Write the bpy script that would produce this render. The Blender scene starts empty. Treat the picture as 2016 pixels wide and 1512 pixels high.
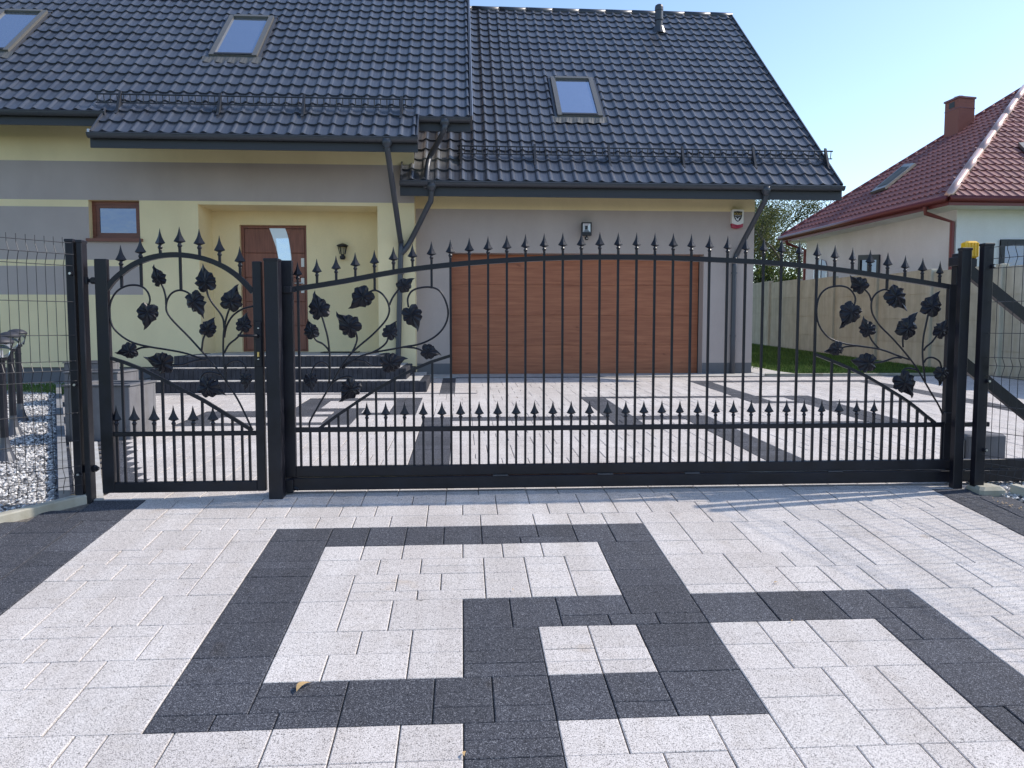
import bpy, math, random
from mathutils import Vector, Matrix
R = random.Random(7)
C = bpy.context.scene.collection
S = bpy.context.scene

# ------------------------------------------------------------------ camera
F = 1540.0; PIT = math.atan(111/1540.0); YAW = math.atan(99/1540.0*math.cos(PIT)); CZ = 1.066
f_ = Vector((math.sin(YAW)*math.cos(PIT), math.cos(YAW)*math.cos(PIT), -math.sin(PIT)))
r_ = Vector((math.cos(YAW), -math.sin(YAW), 0)); u_ = r_.cross(f_)
O_ = Vector((0, 0, CZ))
cam = bpy.data.cameras.new('camera'); camo = bpy.data.objects.new('camera', cam); C.objects.link(camo)
cam.sensor_width = 36; cam.lens = F/2016*36; cam.clip_start = .05; cam.clip_end = 3000
camo.matrix_world = Matrix(((r_.x, u_.x, -f_.x, 0), (r_.y, u_.y, -f_.y, 0), (r_.z, u_.z, -f_.z, CZ), (0, 0, 0, 1)))
S.camera = camo
# ------------------------------------------------------------------ light
SUNV = Vector((1.0, .17, .88)).normalized()
w = bpy.data.worlds.new('World'); S.world = w; w.use_nodes = True
nt = w.node_tree; bg = nt.nodes['Background']; sky = nt.nodes.new('ShaderNodeTexSky')
sky.sky_type = 'NISHITA'; sky.sun_disc = False
sky.sun_elevation = math.asin(SUNV.z); sky.sun_rotation = math.atan2(SUNV.x, SUNV.y)
sky.air_density = 1.0; sky.dust_density = .7; sky.ozone_density = 2.2; sky.altitude = 100
nt.links.new(sky.outputs[0], bg.inputs[0]); bg.inputs[1].default_value = 0.15
sl = bpy.data.lights.new('sun', 'SUN'); sl.energy = 2.9; sl.angle = math.radians(.7); sl.color = (1, .92, .82)
so = bpy.data.objects.new('sun', sl); C.objects.link(so); so.rotation_euler = SUNV.to_track_quat('Z', 'Y').to_euler()
S.view_settings.view_transform = 'Standard'; S.view_settings.look = 'None'
S.view_settings.exposure = 0.72; S.view_settings.gamma = 1; S.view_settings.use_curve_mapping = False
S.render.resolution_x = 1024; S.render.resolution_y = 768

# ------------------------------------------------------------------ measuring
def ray(px, py): return f_ + r_*((px-1008)/F) - u_*((py-756)/F)
def at(px, py, Y):
    d = ray(px, py); return O_ + d*(Y/d.y)
def atx(px, py, X):
    d = ray(px, py); return O_ + d*(X/d.x)
def onplane(px, py, P, N):
    d = ray(px, py); return O_ + d*((P-O_).dot(N)/d.dot(N))
def proj(p):
    v = p-O_; k = v.dot(f_)
    return (1008+F*v.dot(r_)/k, 756-F*v.dot(u_)/k, k)
G = 4.93; SI = .029; SO = .097
def zin(Y): return SI*(Y-G)
def zout(Y): return SO*(Y-G)
def gin(px, py): return onplane(px, py, Vector((0, G, 0)), Vector((0, -SI, 1)))
def gout(px, py): return onplane(px, py, Vector((0, G, 0)), Vector((0, -SO, 1)))

# ------------------------------------------------------------------ materials
def mat(name, base, rough=.6, metal=0, build=None, spec=.5):
    m = bpy.data.materials.new(name); m.use_nodes = True
    n = m.node_tree.nodes; b = n['Principled BSDF']
    b.inputs['Base Color'].default_value = (*base, 1); b.inputs['Roughness'].default_value = rough
    b.inputs['Metallic'].default_value = metal; b.inputs['Specular IOR Level'].default_value = spec
    if build: build(m.node_tree, n, m.node_tree.links, b)
    return m
def coord(n, l, kind='Object', scale=(1, 1, 1)):
    t = n.new('ShaderNodeTexCoord'); mp = n.new('ShaderNodeMapping'); mp.inputs['Scale'].default_value = scale
    if kind == 'World':
        g = n.new('ShaderNodeNewGeometry'); l.new(g.outputs['Position'], mp.inputs[0])
    else: l.new(t.outputs[kind], mp.inputs[0])
    return mp.outputs[0]
def noise(n, l, co, sc, det=3, rough=.55):
    x = n.new('ShaderNodeTexNoise'); x.inputs['Scale'].default_value = sc; x.inputs['Detail'].default_value = det
    x.inputs['Roughness'].default_value = rough; l.new(co, x.inputs['Vector']); return x.outputs['Fac']
def ramp(n, l, fac, stops):
    x = n.new('ShaderNodeValToRGB'); e = x.color_ramp.elements
    while len(e) < len(stops): e.new(.5)
    for i, (p, c) in enumerate(stops):
        e[i].position = p; e[i].color = (*c, 1) if len(c) == 3 else c
    l.new(fac, x.inputs[0]); return x.outputs[0]
def mix(n, l, a, b, fac, mode='MIX'):
    x = n.new('ShaderNodeMix'); x.data_type = 'RGBA'; x.blend_type = mode
    for i, v in ((0, fac), (6, a), (7, b)):
        if isinstance(v, (int, float)): x.inputs[i].default_value = v
        elif isinstance(v, tuple): x.inputs[i].default_value = (*v, 1)
        else: l.new(v, x.inputs[i])
    return x.outputs[2]
def math_(n, l, op, a, b=None):
    x = n.new('ShaderNodeMath'); x.operation = op
    for i, v in enumerate((a, b)):
        if v is None: continue
        if isinstance(v, (int, float)): x.inputs[i].default_value = v
        else: l.new(v, x.inputs[i])
    return x.outputs[0]
def bump(n, l, b, h, s, d):
    x = n.new('ShaderNodeBump'); x.inputs['Strength'].default_value = s; x.inputs['Distance'].default_value = d
    l.new(h, x.inputs['Height']); l.new(x.outputs[0], b.inputs['Normal'])
def rnd(n, l):
    o = n.new('ShaderNodeObjectInfo'); g = n.new('ShaderNodeNewGeometry')
    return math_(n, l, 'FRACT', math_(n, l, 'ADD', o.outputs['Random'], g.outputs['Random Per Island']))

def paver_mat(name, stops, lo, hi, tint):
    def bld(t, n, l, b):
        co = coord(n, l, 'World')
        sp = noise(n, l, co, 250, 1, .5); sp2 = noise(n, l, co, 90, 3, .6)
        s = math_(n, l, 'ADD', math_(n, l, 'MULTIPLY', sp, .72), math_(n, l, 'MULTIPLY', sp2, .28))
        c = ramp(n, l, s, stops)
        v = ramp(n, l, rnd(n, l), [(0, (lo,)*3), (1, (hi,)*3)])
        c = mix(n, l, c, v, 1.0, 'MULTIPLY')
        big = ramp(n, l, noise(n, l, co, 1.3, 5, .6), [(.3, tint), (.7, (1, 1, 1))])
        c = mix(n, l, c, big, 1.0, 'MULTIPLY')
        dirt = ramp(n, l, noise(n, l, co, 9, 6, .7), [(.52, (1, 1, 1)), (.78, (.80, .77, .72))])
        c = mix(n, l, c, dirt, .6, 'MULTIPLY')
        tyre = ramp(n, l, noise(n, l, coord(n, l, 'World', (5, .35, 1)), 1.0, 4, .6), [(.42, (.90, .885, .87)), (.60, (1, 1, 1))])
        c = mix(n, l, c, tyre, .8, 'MULTIPLY')
        spot = ramp(n, l, noise(n, l, co, 3.7, 2, .5), [(.70, (1, 1, 1)), (.76, (.83, .75, .66))])
        c = mix(n, l, c, spot, .7, 'MULTIPLY')
        l.new(c, b.inputs['Base Color']); bump(n, l, b, s, .35, .004)
    return mat(name, (.5,)*3, .85, 0, bld, .3)
PAVE_L = paver_mat('light_paver', [(.32, (.12, .115, .11)), (.42, (.40, .375, .36)), (.50, (.63, .59, .565)), (.68, (.76, .72, .69))], .93, 1.04, (.90, .885, .88))
PAVE_D = paver_mat('dark_paver', [(.32, (.012, .013, .016)), (.46, (.050, .053, .065)), (.56, (.080, .084, .10)), (.66, (.26, .265, .29))], .82, 1.12, (.86, .86, .88))
def sandb(t, n, l, b):
    c = ramp(n, l, noise(n, l, coord(n, l, 'World'), 60, 5, .7), [(.3, (.055, .055, .045)), (.5, (.14, .125, .11)), (.7, (.26, .23, .20))])
    l.new(c, b.inputs['Base Color'])
SAND = mat('joint_sand', (.2,)*3, .95, 0, sandb)
def stucco(name, col, var=.06):
    def bld(t, n, l, b):
        co = coord(n, l, 'World')
        a = tuple(c*(1-var) for c in col); e = tuple(min(1, c*(1+var)) for c in col)
        c = ramp(n, l, noise(n, l, co, .9, 6, .6), [(.3, a), (.7, e)])
        g = noise(n, l, co, 260, 2)
        c = mix(n, l, c, ramp(n, l, g, [(.3, (.86,)*3), (.7, (1.06,)*3)]), 1.0, 'MULTIPLY')
        st = noise(n, l, coord(n, l, 'World', (1.6, 1.6, .5)), 1.1, 5)
        c = mix(n, l, c, ramp(n, l, st, [(.35, (.92, .91, .90)), (.62, (1, 1, 1))]), .7, 'MULTIPLY')
        l.new(c, b.inputs['Base Color']); bump(n, l, b, g, .5, .004)
    return mat(name, col, .92, 0, bld, .2)
YEL = stucco('yellow_render', (.88, .735, .45)); GREY = stucco('mauve_grey_render', (.47, .40, .37))
WHITE = stucco('white_render', (.80, .81, .83)); PLINTH = stucco('plinth_mosaic', (.16, .16, .17), .15)
SOFF = mat('cream_soffit', (.60, .53, .30), .6)
def blackb(t, n, l, b):
    co = coord(n, l, 'World'); g = noise(n, l, co, 900, 2); h = noise(n, l, co, 6, 4)
    l.new(ramp(n, l, h, [(.3, (.008, .008, .013)), (.7, (.016, .016, .024))]), b.inputs['Base Color'])
    l.new(ramp(n, l, h, [(.3, (.30,)*3), (.7, (.5,)*3)]), b.inputs['Roughness'])
    bump(n, l, b, g, .15, .001)
BLACK = mat('black_powder_coat', (.015,)*3, .4, 0, blackb, .35)
WIRE = mat('anthracite_wire', (.022, .023, .028), .4, 0)
LAMPC = mat('dark_lamp_plastic', (.03, .031, .04), .55)
STEEL = mat('galvanised_bolt', (.6, .6, .62), .3, .9)
def roofb(a, e, s=1.0, patch=False):
    def bld(t, n, l, b):
        co = coord(n, l, 'World')
        c = ramp(n, l, noise(n, l, co, 1.6, 5, .6), [(.3, a), (.7, e)])
        c = mix(n, l, c, ramp(n, l, rnd(n, l), [(0, (.9,)*3), (1, (1.1,)*3)]), 1, 'MULTIPLY')
        dust = ramp(n, l, noise(n, l, coord(n, l, 'World', (9, 1, 1)), 1.4, 5, .7), [(.5, (0, 0, 0)), (.85, (1, 1, 1))])
        c = mix(n, l, c, (.17, .165, .16), math_(n, l, 'MULTIPLY', dust, .35*s))
        if patch:                                              # pale patch mixed into the tile colour near the wall junction
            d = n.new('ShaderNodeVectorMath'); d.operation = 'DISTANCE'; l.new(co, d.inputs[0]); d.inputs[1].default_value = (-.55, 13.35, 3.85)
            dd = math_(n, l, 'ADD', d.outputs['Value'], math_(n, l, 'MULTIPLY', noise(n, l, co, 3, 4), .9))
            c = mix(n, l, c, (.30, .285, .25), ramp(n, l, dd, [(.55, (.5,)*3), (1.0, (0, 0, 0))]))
        l.new(c, b.inputs['Base Color']); bump(n, l, b, noise(n, l, co, 500, 2), .12, .001)
    return bld
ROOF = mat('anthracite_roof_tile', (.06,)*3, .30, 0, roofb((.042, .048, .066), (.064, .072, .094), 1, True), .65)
RRED = mat('brick_red_roof_tile', (.2, .06, .05), .5, 0, roofb((.18, .062, .056), (.25, .090, .080), .4))
TRIM = mat('anthracite_sheet_metal', (.055, .060, .075), .38, .1)
TRIMD = mat('dark_fascia', (.028, .031, .040), .5)
TRIML = mat('pale_edge_metal', (.45, .46, .5), .35, .6)
RTRIM = mat('red_sheet_metal', (.17, .038, .04), .35, .1)
HIPM = mat('glossy_hip_cap', (.62, .42, .36), .3, .6)
CHIM = mat('chimney_render', (.27, .10, .075), .8)
def woodb(a, e, sc, horiz=True):
    def bld(t, n, l, b):
        co = coord(n, l, 'World', (1.1, 1, 20) if horiz else (14, 1, 1.2))
        g = noise(n, l, co, sc, 7, .62)
        c = ramp(n, l, g, [(.28, a), (.5, tuple((x+y)/2 for x, y in zip(a, e))), (.72, e)])
        k = ramp(n, l, noise(n, l, coord(n, l, 'World', (2.2, 1, 5)), 1.9, 2), [(.70, (1, 1, 1)), (.78, (.5, .42, .38))])
        c = mix(n, l, c, k, .7, 'MULTIPLY')
        c = mix(n, l, c, ramp(n, l, rnd(n, l), [(0, (.93,)*3), (1, (1.06,)*3)]), 1, 'MULTIPLY')
        l.new(c, b.inputs['Base Color'])
    return bld
GDOOR = mat('golden_oak_panel', (.3, .1, .05), .5, 0, woodb((.27, .080, .035), (.46, .168, .078), 1.6))
FDOOR = mat('walnut_door', (.2, .08, .05), .45, 0, woodb((.17, .056, .034), (.29, .108, .068), 2, False))
WFRM = mat('mahogany_frame', (.2, .07, .05), .4, 0, woodb((.13, .04, .026), (.23, .078, .05), 2))
GLASS = mat('window_glass', (.16, .18, .25), .08, .85, lambda t, n, l, b: bump(n, l, b, noise(n, l, coord(n, l, 'World'), 2.5, 3), .3, .02))
SKYG = mat('skylight_glass', (.46, .52, .63), .06, .9, lambda t, n, l, b: bump(n, l, b, noise(n, l, coord(n, l, 'World'), 1.6, 3), .25, .02))
TINT = mat('tinted_glass', (.05, .06, .06), .6, 0, None, .2)
SKYF = mat('skylight_cladding', (.15, .145, .135), .4, .3)
CLEAR = mat('lamp_clear_plastic', (.8, .82, .85), .12, 0)
cn = CLEAR.node_tree.nodes['Principled BSDF']; cn.inputs['Transmission Weight'].default_value = 1; cn.inputs['IOR'].default_value = 1.08; cn.inputs['Roughness'].default_value = .03
WPLAS = mat('white_plastic', (.75, .72, .68), .4)
REDP = mat('red_plastic', (.36, .02, .05), .25)
AMBER = mat('amber_plastic', (.85, .48, .01), .25)
GOLD = mat('gold_print', (.62, .45, .12), .5); INK = mat('black_print', (.012, .012, .016), .5)
SILV = mat('silver_print', (.7, .7, .75), .4)
STEELP = mat('brushed_steel', (.60, .62, .66), .35, .7)
def conc(name, a, e, sc=3):
    def bld(t, n, l, b):
        co = coord(n, l, 'World'); c = ramp(n, l, noise(n, l, co, sc, 7, .65), [(.3, a), (.7, e)])
        c = mix(n, l, c, ramp(n, l, noise(n, l, coord(n, l, 'World', (5, 5, .5)), 1.5, 4), [(.4, (.78, .75, .68)), (.62, (1, 1, 1))]), .6, 'MULTIPLY')
        c = mix(n, l, c, ramp(n, l, rnd(n, l), [(0, (.9,)*3), (1, (1.06,)*3)]), 1, 'MULTIPLY')
        l.new(c, b.inputs['Base Color']); bump(n, l, b, noise(n, l, co, 90, 5), .3, .004)
    return mat(name, a, .9, 0, bld, .2)
CONC = conc('fence_concrete', (.46, .43, .355), (.60, .565, .47)); KERB = conc('kerb_concrete', (.36, .345, .28), (.50, .48, .42), 6)
PLANT = conc('planter_concrete', (.13, .13, .14), (.19, .19, .205), 5); STEP = conc('step_block', (.035, .037, .046), (.065, .067, .08), 8)
TREAD = conc('tread_slab', (.42, .41, .40), (.54, .53, .52), 8)
EDGE = conc('grey_edging', (.20, .205, .215), (.28, .285, .295), 6)
STONE = mat('white_gravel', (.6,)*3, .8, 0, lambda t, n, l, b: l.new(ramp(n, l, rnd(n, l), [(0, (.06, .06, .065)), (.3, (.25, .245, .245)), (.65, (.50, .485, .47)), (1, (.76, .74, .71))]), b.inputs['Base Color']))
GBASE = mat('gravel_bed', (.3,)*3, .9, 0, lambda t, n, l, b: l.new(ramp(n, l, noise(n, l, coord(n, l, 'World'), 45, 3), [(.35, (.10, .10, .12)), (.65, (.5, .5, .52))]), b.inputs['Base Color']))
def grassb(a, e):
    def bld(t, n, l, b):
        c = ramp(n, l, noise(n, l, coord(n, l, 'World'), 1.5, 6, .7), [(.3, a), (.7, e)])
        c = mix(n, l, c, ramp(n, l, rnd(n, l), [(0, (.6,)*3), (1, (1.5, 1.45, 1.2))]), 1, 'MULTIPLY')
        l.new(c, b.inputs['Base Color'])
    return bld
GRASS = mat('grass_blades', (.06, .12, .03), .7, 0, grassb((.055, .105, .025), (.10, .17, .045)), .2)
SOIL = mat('meadow_ground', (.06, .1, .03), .95, 0, grassb((.045, .08, .022), (.09, .13, .04)), .1)
BARK = mat('bark', (.12, .10, .08), .9)
def leafm(name, c):
    def bld(t, n, l, b):
        c2 = mix(n, l, c, ramp(n, l, rnd(n, l), [(0, (.5, .55, .5)), (.6, (1.1, 1.1, .9)), (1, (2.2, 1.7, .9))]), 1, 'MULTIPLY')
        l.new(c2, b.inputs['Base Color'])
        tr = n.new('ShaderNodeBsdfTranslucent'); l.new(c2, tr.inputs[0]); ms = n.new('ShaderNodeMixShader'); ms.inputs[0].default_value = .35
        l.new(b.outputs[0], ms.inputs[1]); l.new(tr.outputs[0], ms.inputs[2]); l.new(ms.outputs[0], n['Material Output'].inputs[0])
    return mat(name, c, .6, 0, bld, .3)
LEAFG = leafm('tree_leaf', (.09, .11, .05)); LEAFB = leafm('bush_leaf', (.065, .095, .03))
DRYL = mat('dry_leaf', (.50, .33, .15), .8)

# ------------------------------------------------------------------ mesh helpers
class MB:
    def __init__(s): s.v = []; s.f = []; s.m = []; s.T = None
    def add(s, vs, fs, mi=0):
        k = len(s.v); s.v += [s.T(Vector(p)) if s.T else Vector(p) for p in vs]
        for q in fs: s.f.append([k+i for i in q]); s.m.append(mi)
    def box(s, x0, x1, y0, y1, z0, z1, mi=0):
        s.add([(x0, y0, z0), (x1, y0, z0), (x1, y1, z0), (x0, y1, z0), (x0, y0, z1), (x1, y0, z1), (x1, y1, z1), (x0, y1, z1)],
              [(0, 3, 2, 1), (4, 5, 6, 7), (0, 1, 5, 4), (1, 2, 6, 5), (2, 3, 7, 6), (3, 0, 4, 7)], mi)
    def cbox(s, x0, x1, y0, y1, z0, z1, c=.003, mi=0):       # box with chamfered vertical edges and top
        def ring(z, i): return [(x0+c+i, y0+i, z), (x1-c-i, y0+i, z), (x1-i, y0+c+i, z), (x1-i, y1-c-i, z), (x1-c-i, y1-i, z), (x0+c+i, y1-i, z), (x0+i, y1-c-i, z), (x0+i, y0+c+i, z)]
        vs = ring(z0+c, 0)+ring(z1-c, 0)+ring(z1, c)+ring(z0, c)
        fs = [tuple(range(16, 24)), tuple(range(31, 23, -1))]
        for i in range(8):
            j = (i+1) % 8; fs += [(i, j, 8+j, 8+i), (8+i, 8+j, 16+j, 16+i), (24+i, 24+j, j, i)]
        s.add(vs, fs, mi)
    def tube(s, pts, r, n=8, mi=0, cap=True):
        pts = [Vector(p) for p in pts]; N = len(pts); rs = r if isinstance(r, (list, tuple)) else [r]*N
        t0 = (pts[1]-pts[0]).normalized(); a = t0.orthogonal().normalized(); vs = []
        for i, p in enumerate(pts):
            t = (pts[min(i+1, N-1)]-pts[max(i-1, 0)]).normalized(); a = (a-t*a.dot(t)).normalized(); b = t.cross(a)
            vs += [p+(a*math.cos(2*math.pi*k/n)+b*math.sin(2*math.pi*k/n))*rs[i] for k in range(n)]
        fs = [(i*n+k, i*n+(k+1) % n, (i+1)*n+(k+1) % n, (i+1)*n+k) for i in range(N-1) for k in range(n)]
        if cap: fs += [tuple(range(n-1, -1, -1)), tuple((N-1)*n+k for k in range(n))]
        s.add(vs, fs, mi)
    def lathe(s, prof, n=12, c=(0, 0, 0), sq=None, mi=0, ph=0, sy=1):
        vs = []
        for r, z in prof: vs += [(c[0]+r*math.cos(2*math.pi*k/n+ph), c[1]+r*sy*math.sin(2*math.pi*k/n+ph), c[2]+z) for k in range(n)]
        fs = [(i*n+k, i*n+(k+1) % n, (i+1)*n+(k+1) % n, (i+1)*n+k) for i in range(len(prof)-1) for k in range(n)]
        fs += [tuple(range(n-1, -1, -1)), tuple((len(prof)-1)*n+k for k in range(n))]
        s.add(vs, fs, mi)
    def strip(s, pts, h, y0, y1, mi=0):                       # bent flat bar: centre line in XZ, height h (normal), depth y0..y1
        vs = []
        for i, (x, z) in enumerate(pts):
            a = pts[max(i-1, 0)]; b = pts[min(i+1, len(pts)-1)]; dx, dz = b[0]-a[0], b[1]-a[1]; L = math.hypot(dx, dz)
            nx, nz = -dz/L*h/2, dx/L*h/2
            vs += [(x-nx, y0, z-nz), (x+nx, y0, z+nz), (x+nx, y1, z+nz), (x-nx, y1, z-nz)]
        fs = [(i*4+k, i*4+(k+1) % 4, i*4+4+(k+1) % 4, i*4+4+k) for i in range(len(pts)-1) for k in range(4)]
        n = len(pts)*4; fs += [(3, 2, 1, 0), (n-4, n-3, n-2, n-1)]
        s.add(vs, fs, mi)
    def prism(s, poly, z0, z1, mi=0):                         # poly in XY
        n = len(poly); vs = [(x, y, z0) for x, y in poly]+[(x, y, z1) for x, y in poly]
        s.add(vs, [tuple(range(n-1, -1, -1)), tuple(range(n, 2*n))]+[(i, (i+1) % n, n+(i+1) % n, n+i) for i in range(n)], mi)
    def prismY(s, poly, y0, y1, mi=0):                        # poly in XZ
        n = len(poly); vs = [(x, y0, z) for x, z in poly]+[(x, y1, z) for x, z in poly]
        s.add(vs, [tuple(range(n)), tuple(range(2*n-1, n-1, -1))]+[(i, n+i, n+(i+1) % n, (i+1) % n) for i in range(n)], mi)
    def mesh(s, name, mats, off=None, smooth=False):
        me = bpy.data.meshes.new(name); o = off or Vector()
        me.from_pydata([tuple(p-o) for p in s.v], [], s.f)
        for m in (mats if isinstance(mats, (list, tuple)) else [mats]): me.materials.append(m)
        if any(s.m): me.polygons.foreach_set('material_index', s.m)
        if smooth: me.polygons.foreach_set('use_smooth', [True]*len(me.polygons))
        me.update(); return me
OFF = {}
def tag(o, label=None, cat=None, group=None, kind=None):
    for k, v in (('label', label), ('category', cat), ('group', group), ('kind', kind)):
        if v: o[k] = v
    return o
def thing(name, loc, label, cat, group=None):
    o = bpy.data.objects.new(name, None); o.empty_display_size = .2; o.location = loc; C.objects.link(o); OFF[o.name] = Vector(loc)
    return tag(o, label, cat, group)
def obj(name, mb, mats, parent=None, smooth=False, **k):
    off = OFF[parent.name] if parent else Vector()
    o = bpy.data.objects.new(name, mb.mesh(name, mats, off, smooth)); C.objects.link(o)
    o.parent = parent; OFF[o.name] = off
    return tag(o, **k)
def inst(name, me, parent, loc, rot=None, scale=None, **k):
    o = bpy.data.objects.new(name, me); C.objects.link(o); o.parent = parent
    off = OFF[parent.name] if parent else Vector(); L = Vector(loc)-off
    if isinstance(rot, Matrix): o.matrix_local = Matrix.Translation(L) @ rot.to_4x4() @ Matrix.Diagonal((*(scale or (1, 1, 1)), 1))
    else:
        o.location = L
        if rot: o.rotation_euler = rot
        if scale: o.scale = scale
    OFF[o.name] = Vector(loc)
    return tag(o, **k)
def copy_tree(o, parent=None, loc=None, rotz=None, label=None, **kw):
    c = o.copy(); C.objects.link(c); c.parent = parent
    if loc is not None: c.location = loc
    if rotz is not None: c.rotation_euler.z = rotz
    if label: c['label'] = label
    for ch in list(o.children): copy_tree(ch, c)
    return c
def boxo(name, dims, m, parent, **k):
    b = MB(); b.box(*dims); return obj(name, b, m, parent, **k)
def smoothpts(pts, k=5):
    P = [Vector(p) for p in pts]; out = []
    for i in range(len(P)-1):
        a = P[max(i-1, 0)]; b = P[i]; c = P[i+1]; d = P[min(i+2, len(P)-1)]
        for j in range(k):
            t = j/k; out.append(.5*((2*b)+(c-a)*t+(2*a-5*b+4*c-d)*t*t+(3*b-a-3*c+d)*t**3))
    return out+[P[-1]]

# ------------------------------------------------------------------ ground
def sheet(name, xs, ys, zf, m, **k):
    b = MB(); vs = [(x, y, zf(x, y)) for y in ys for x in xs]; nx = len(xs)
    b.add(vs, [(j*nx+i, j*nx+i+1, (j+1)*nx+i+1, (j+1)*nx+i) for j in range(len(ys)-1) for i in range(nx-1)])
    return obj(name, b, m, None, **k)
def zg(x, y):
    if y < G: return zout(max(y, -6))-.07
    return zin(min(y, 40))-.16
sheet('ground', [-900, -60, -20, 20, 60, 900], [-900, -60, -6, 0, G, 14, 40, 90, 1500], zg, SOIL, kind='structure')
UX = .1033
# paver tiling on a grid of small cells ------------------------------------------------
def tile_cells(nx, ny, col, cuts, rr):
    used = [[False]*nx for _ in range(ny)]; out = []
    bounds = sorted(cuts)
    for j0, j1 in zip(bounds[:-1], bounds[1:]):
        nxt = bounds[bounds.index(j1)+1] if bounds.index(j1)+1 < len(bounds) else None
        i = 0
        while i < nx:
            c = col[j0][i]
            if used[j0][i] or c is None: i += 1; continue
            wd = rr.choice((3, 3, 2, 2, 2)); k = 0
            while k < wd and i+k < nx and not used[j0][i+k] and all(col[j][i+k] == c for j in range(j0, j1)): k += 1
            if k == 0:                                       # colour changes inside the strip: single cells
                for j in range(j0, j1):
                    if not used[j][i] and col[j][i] is not None: out.append((i, j, 1, 1, col[j][i])); used[j][i] = True
                i += 1; continue
            # do not leave a sliver
            if k == wd and i+k < nx and col[j0][i+k] == c and not used[j0][i+k] and not (i+k+1 < nx and col[j0][i+k+1] == c and not used[j0][i+k+1]):
                k = k-1 if k == 3 else k+1
            h = j1-j0; jj = j1
            if nxt and nxt-j0 <= 3 and rr.random() < .42 and all(col[j][i+q] == c for j in range(j0, nxt) for q in range(k)): jj = nxt
            if h == 2 and jj == j1 and k >= 2 and rr.random() < .16:
                out.append((i, j0, k, 1, c)); out.append((i, j0+1, k, 1, c))
            elif jj-j0 == 2 and k == 3 and rr.random() < .06:
                out.append((i, j0, 1, 2, c)); out.append((i+1, j0, 2, 2, c))
            else: out.append((i, j0, k, jj-j0, c))
            for j in range(j0, jj):
                for q in range(k): used[j][i+q] = True
            i += k
    return out
def paver_geo(b, x0, x1, y0, y1, z, g=.0024, c=.0035, mi=0, T=None):
    x0 += g; x1 -= g; y0 += g*.45; y1 -= g*.45; cy = c*.6
    vs = [(x0, y0, z-.03), (x1, y0, z-.03), (x1, y1, z-.03), (x0, y1, z-.03), (x0, y0, z-c*.6), (x1, y0, z-c*.6), (x1, y1, z-c*.6), (x0, y1, z-c*.6),
          (x0+c, y0+cy, z), (x1-c, y0+cy, z), (x1-c, y1-cy, z), (x0+c, y1-cy, z)]
    fs = [(8, 9, 10, 11)]
    for i in range(4):
        j = (i+1) % 4; fs += [(i, j, 4+j, 4+i), (4+i, 4+j, 8+j, 8+i)]
    b.add(vs, fs, mi)
# ---- drive outside the gate
UY = .0935
def dark_out(x, k):    # x metres, k rows down from Y = 4.37
    i = (x+1.033)/UX
    if i < -9 or i > 40: return True
    def r(a, b_, c, d): return a <= i < b_ and c <= k < d
    return (r(0, 20, 0, 3) or r(0, 3, 0, 20) or r(17, 20, 0, 20) or r(10, 20, 10, 13) or r(0, 20, 17, 20) and not r(13, 17, 13, 17)
            or r(10, 13, 10, 40) or r(20, 30, 10, 13) or r(27, 30, 10, 40))
NX0, NX1 = -42, 70; KY0, KY1 = -6, 62
col = [[('d' if dark_out(-1.033+(i+.5)*UX, k+.5) else 'l') for i in range(NX0, NX1)] for k in range(KY0, KY1)]
fa = gout(0, 1030); fb = gout(185, 985)                        # kerb line on the left
sl_l = (fb.y-fa.y)/(fb.x-fa.x)
fc = gout(1895, 957); fd = gout(2016, 990); sl_r = (fd.y-fc.y)/(fd.x-fc.x)
for a, k in enumerate(range(KY0, KY1)):
    for c_, i in enumerate(range(NX0, NX1)):
        x = -1.033+(i+.5)*UX; y = 4.37-(k+.5)*UY
        if x < fb.x+.05 and y > fb.y+sl_l*(x-fb.x): col[a][c_] = None
        if x > fc.x-.05 and y > fc.y+sl_r*(x-fc.x): col[a][c_] = None
cuts = [0, 2, 4, 6, 8, 9]+[9+k for k in (2, 4, 6, 7, 9, 10, 12, 14, 16, 17, 19, 21, 23)]
cuts = [0, 2, 4, 6, 8, 9, 11, 13, 15, 16, 18, 19, 21, 23, 25, 26]+list(range(28, KY1-KY0+1, 2))
tl = tile_cells(NX1-NX0, KY1-KY0, col, cuts, random.Random(3))
THO = math.atan(SO); base = MB()
base.add([(-5.4, -1.5, zout(-1.5)-.012), (6.2, -1.5, zout(-1.5)-.012), (6.2, G, -.012), (-5.4, G, -.012)], [(0, 1, 2, 3)])
drive = obj('driveway', base, SAND, None, kind='structure')
cand = []
for (i, j, wd, h, c) in tl:
    x0 = -1.033+(i+NX0)*UX; y1 = 4.37-(j+KY0)*UY; y0 = y1-h*UY; x1 = x0+wd*UX
    cx, cy, k = proj(Vector(((x0+x1)/2, (y0+y1)/2, zout((y0+y1)/2)))) if (y0+y1)/2 > .3 else (0, 9999, 1)
    vis = -40 < cx < 2056 and cy < 1560 and k > 0
    cand.append((-(wd*h)/(k**3) if vis else 1e9, x0, x1, y0, y1, c))
cand.sort(key=lambda t: t[0])
cache = {}; rest = [MB(), MB()]
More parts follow.
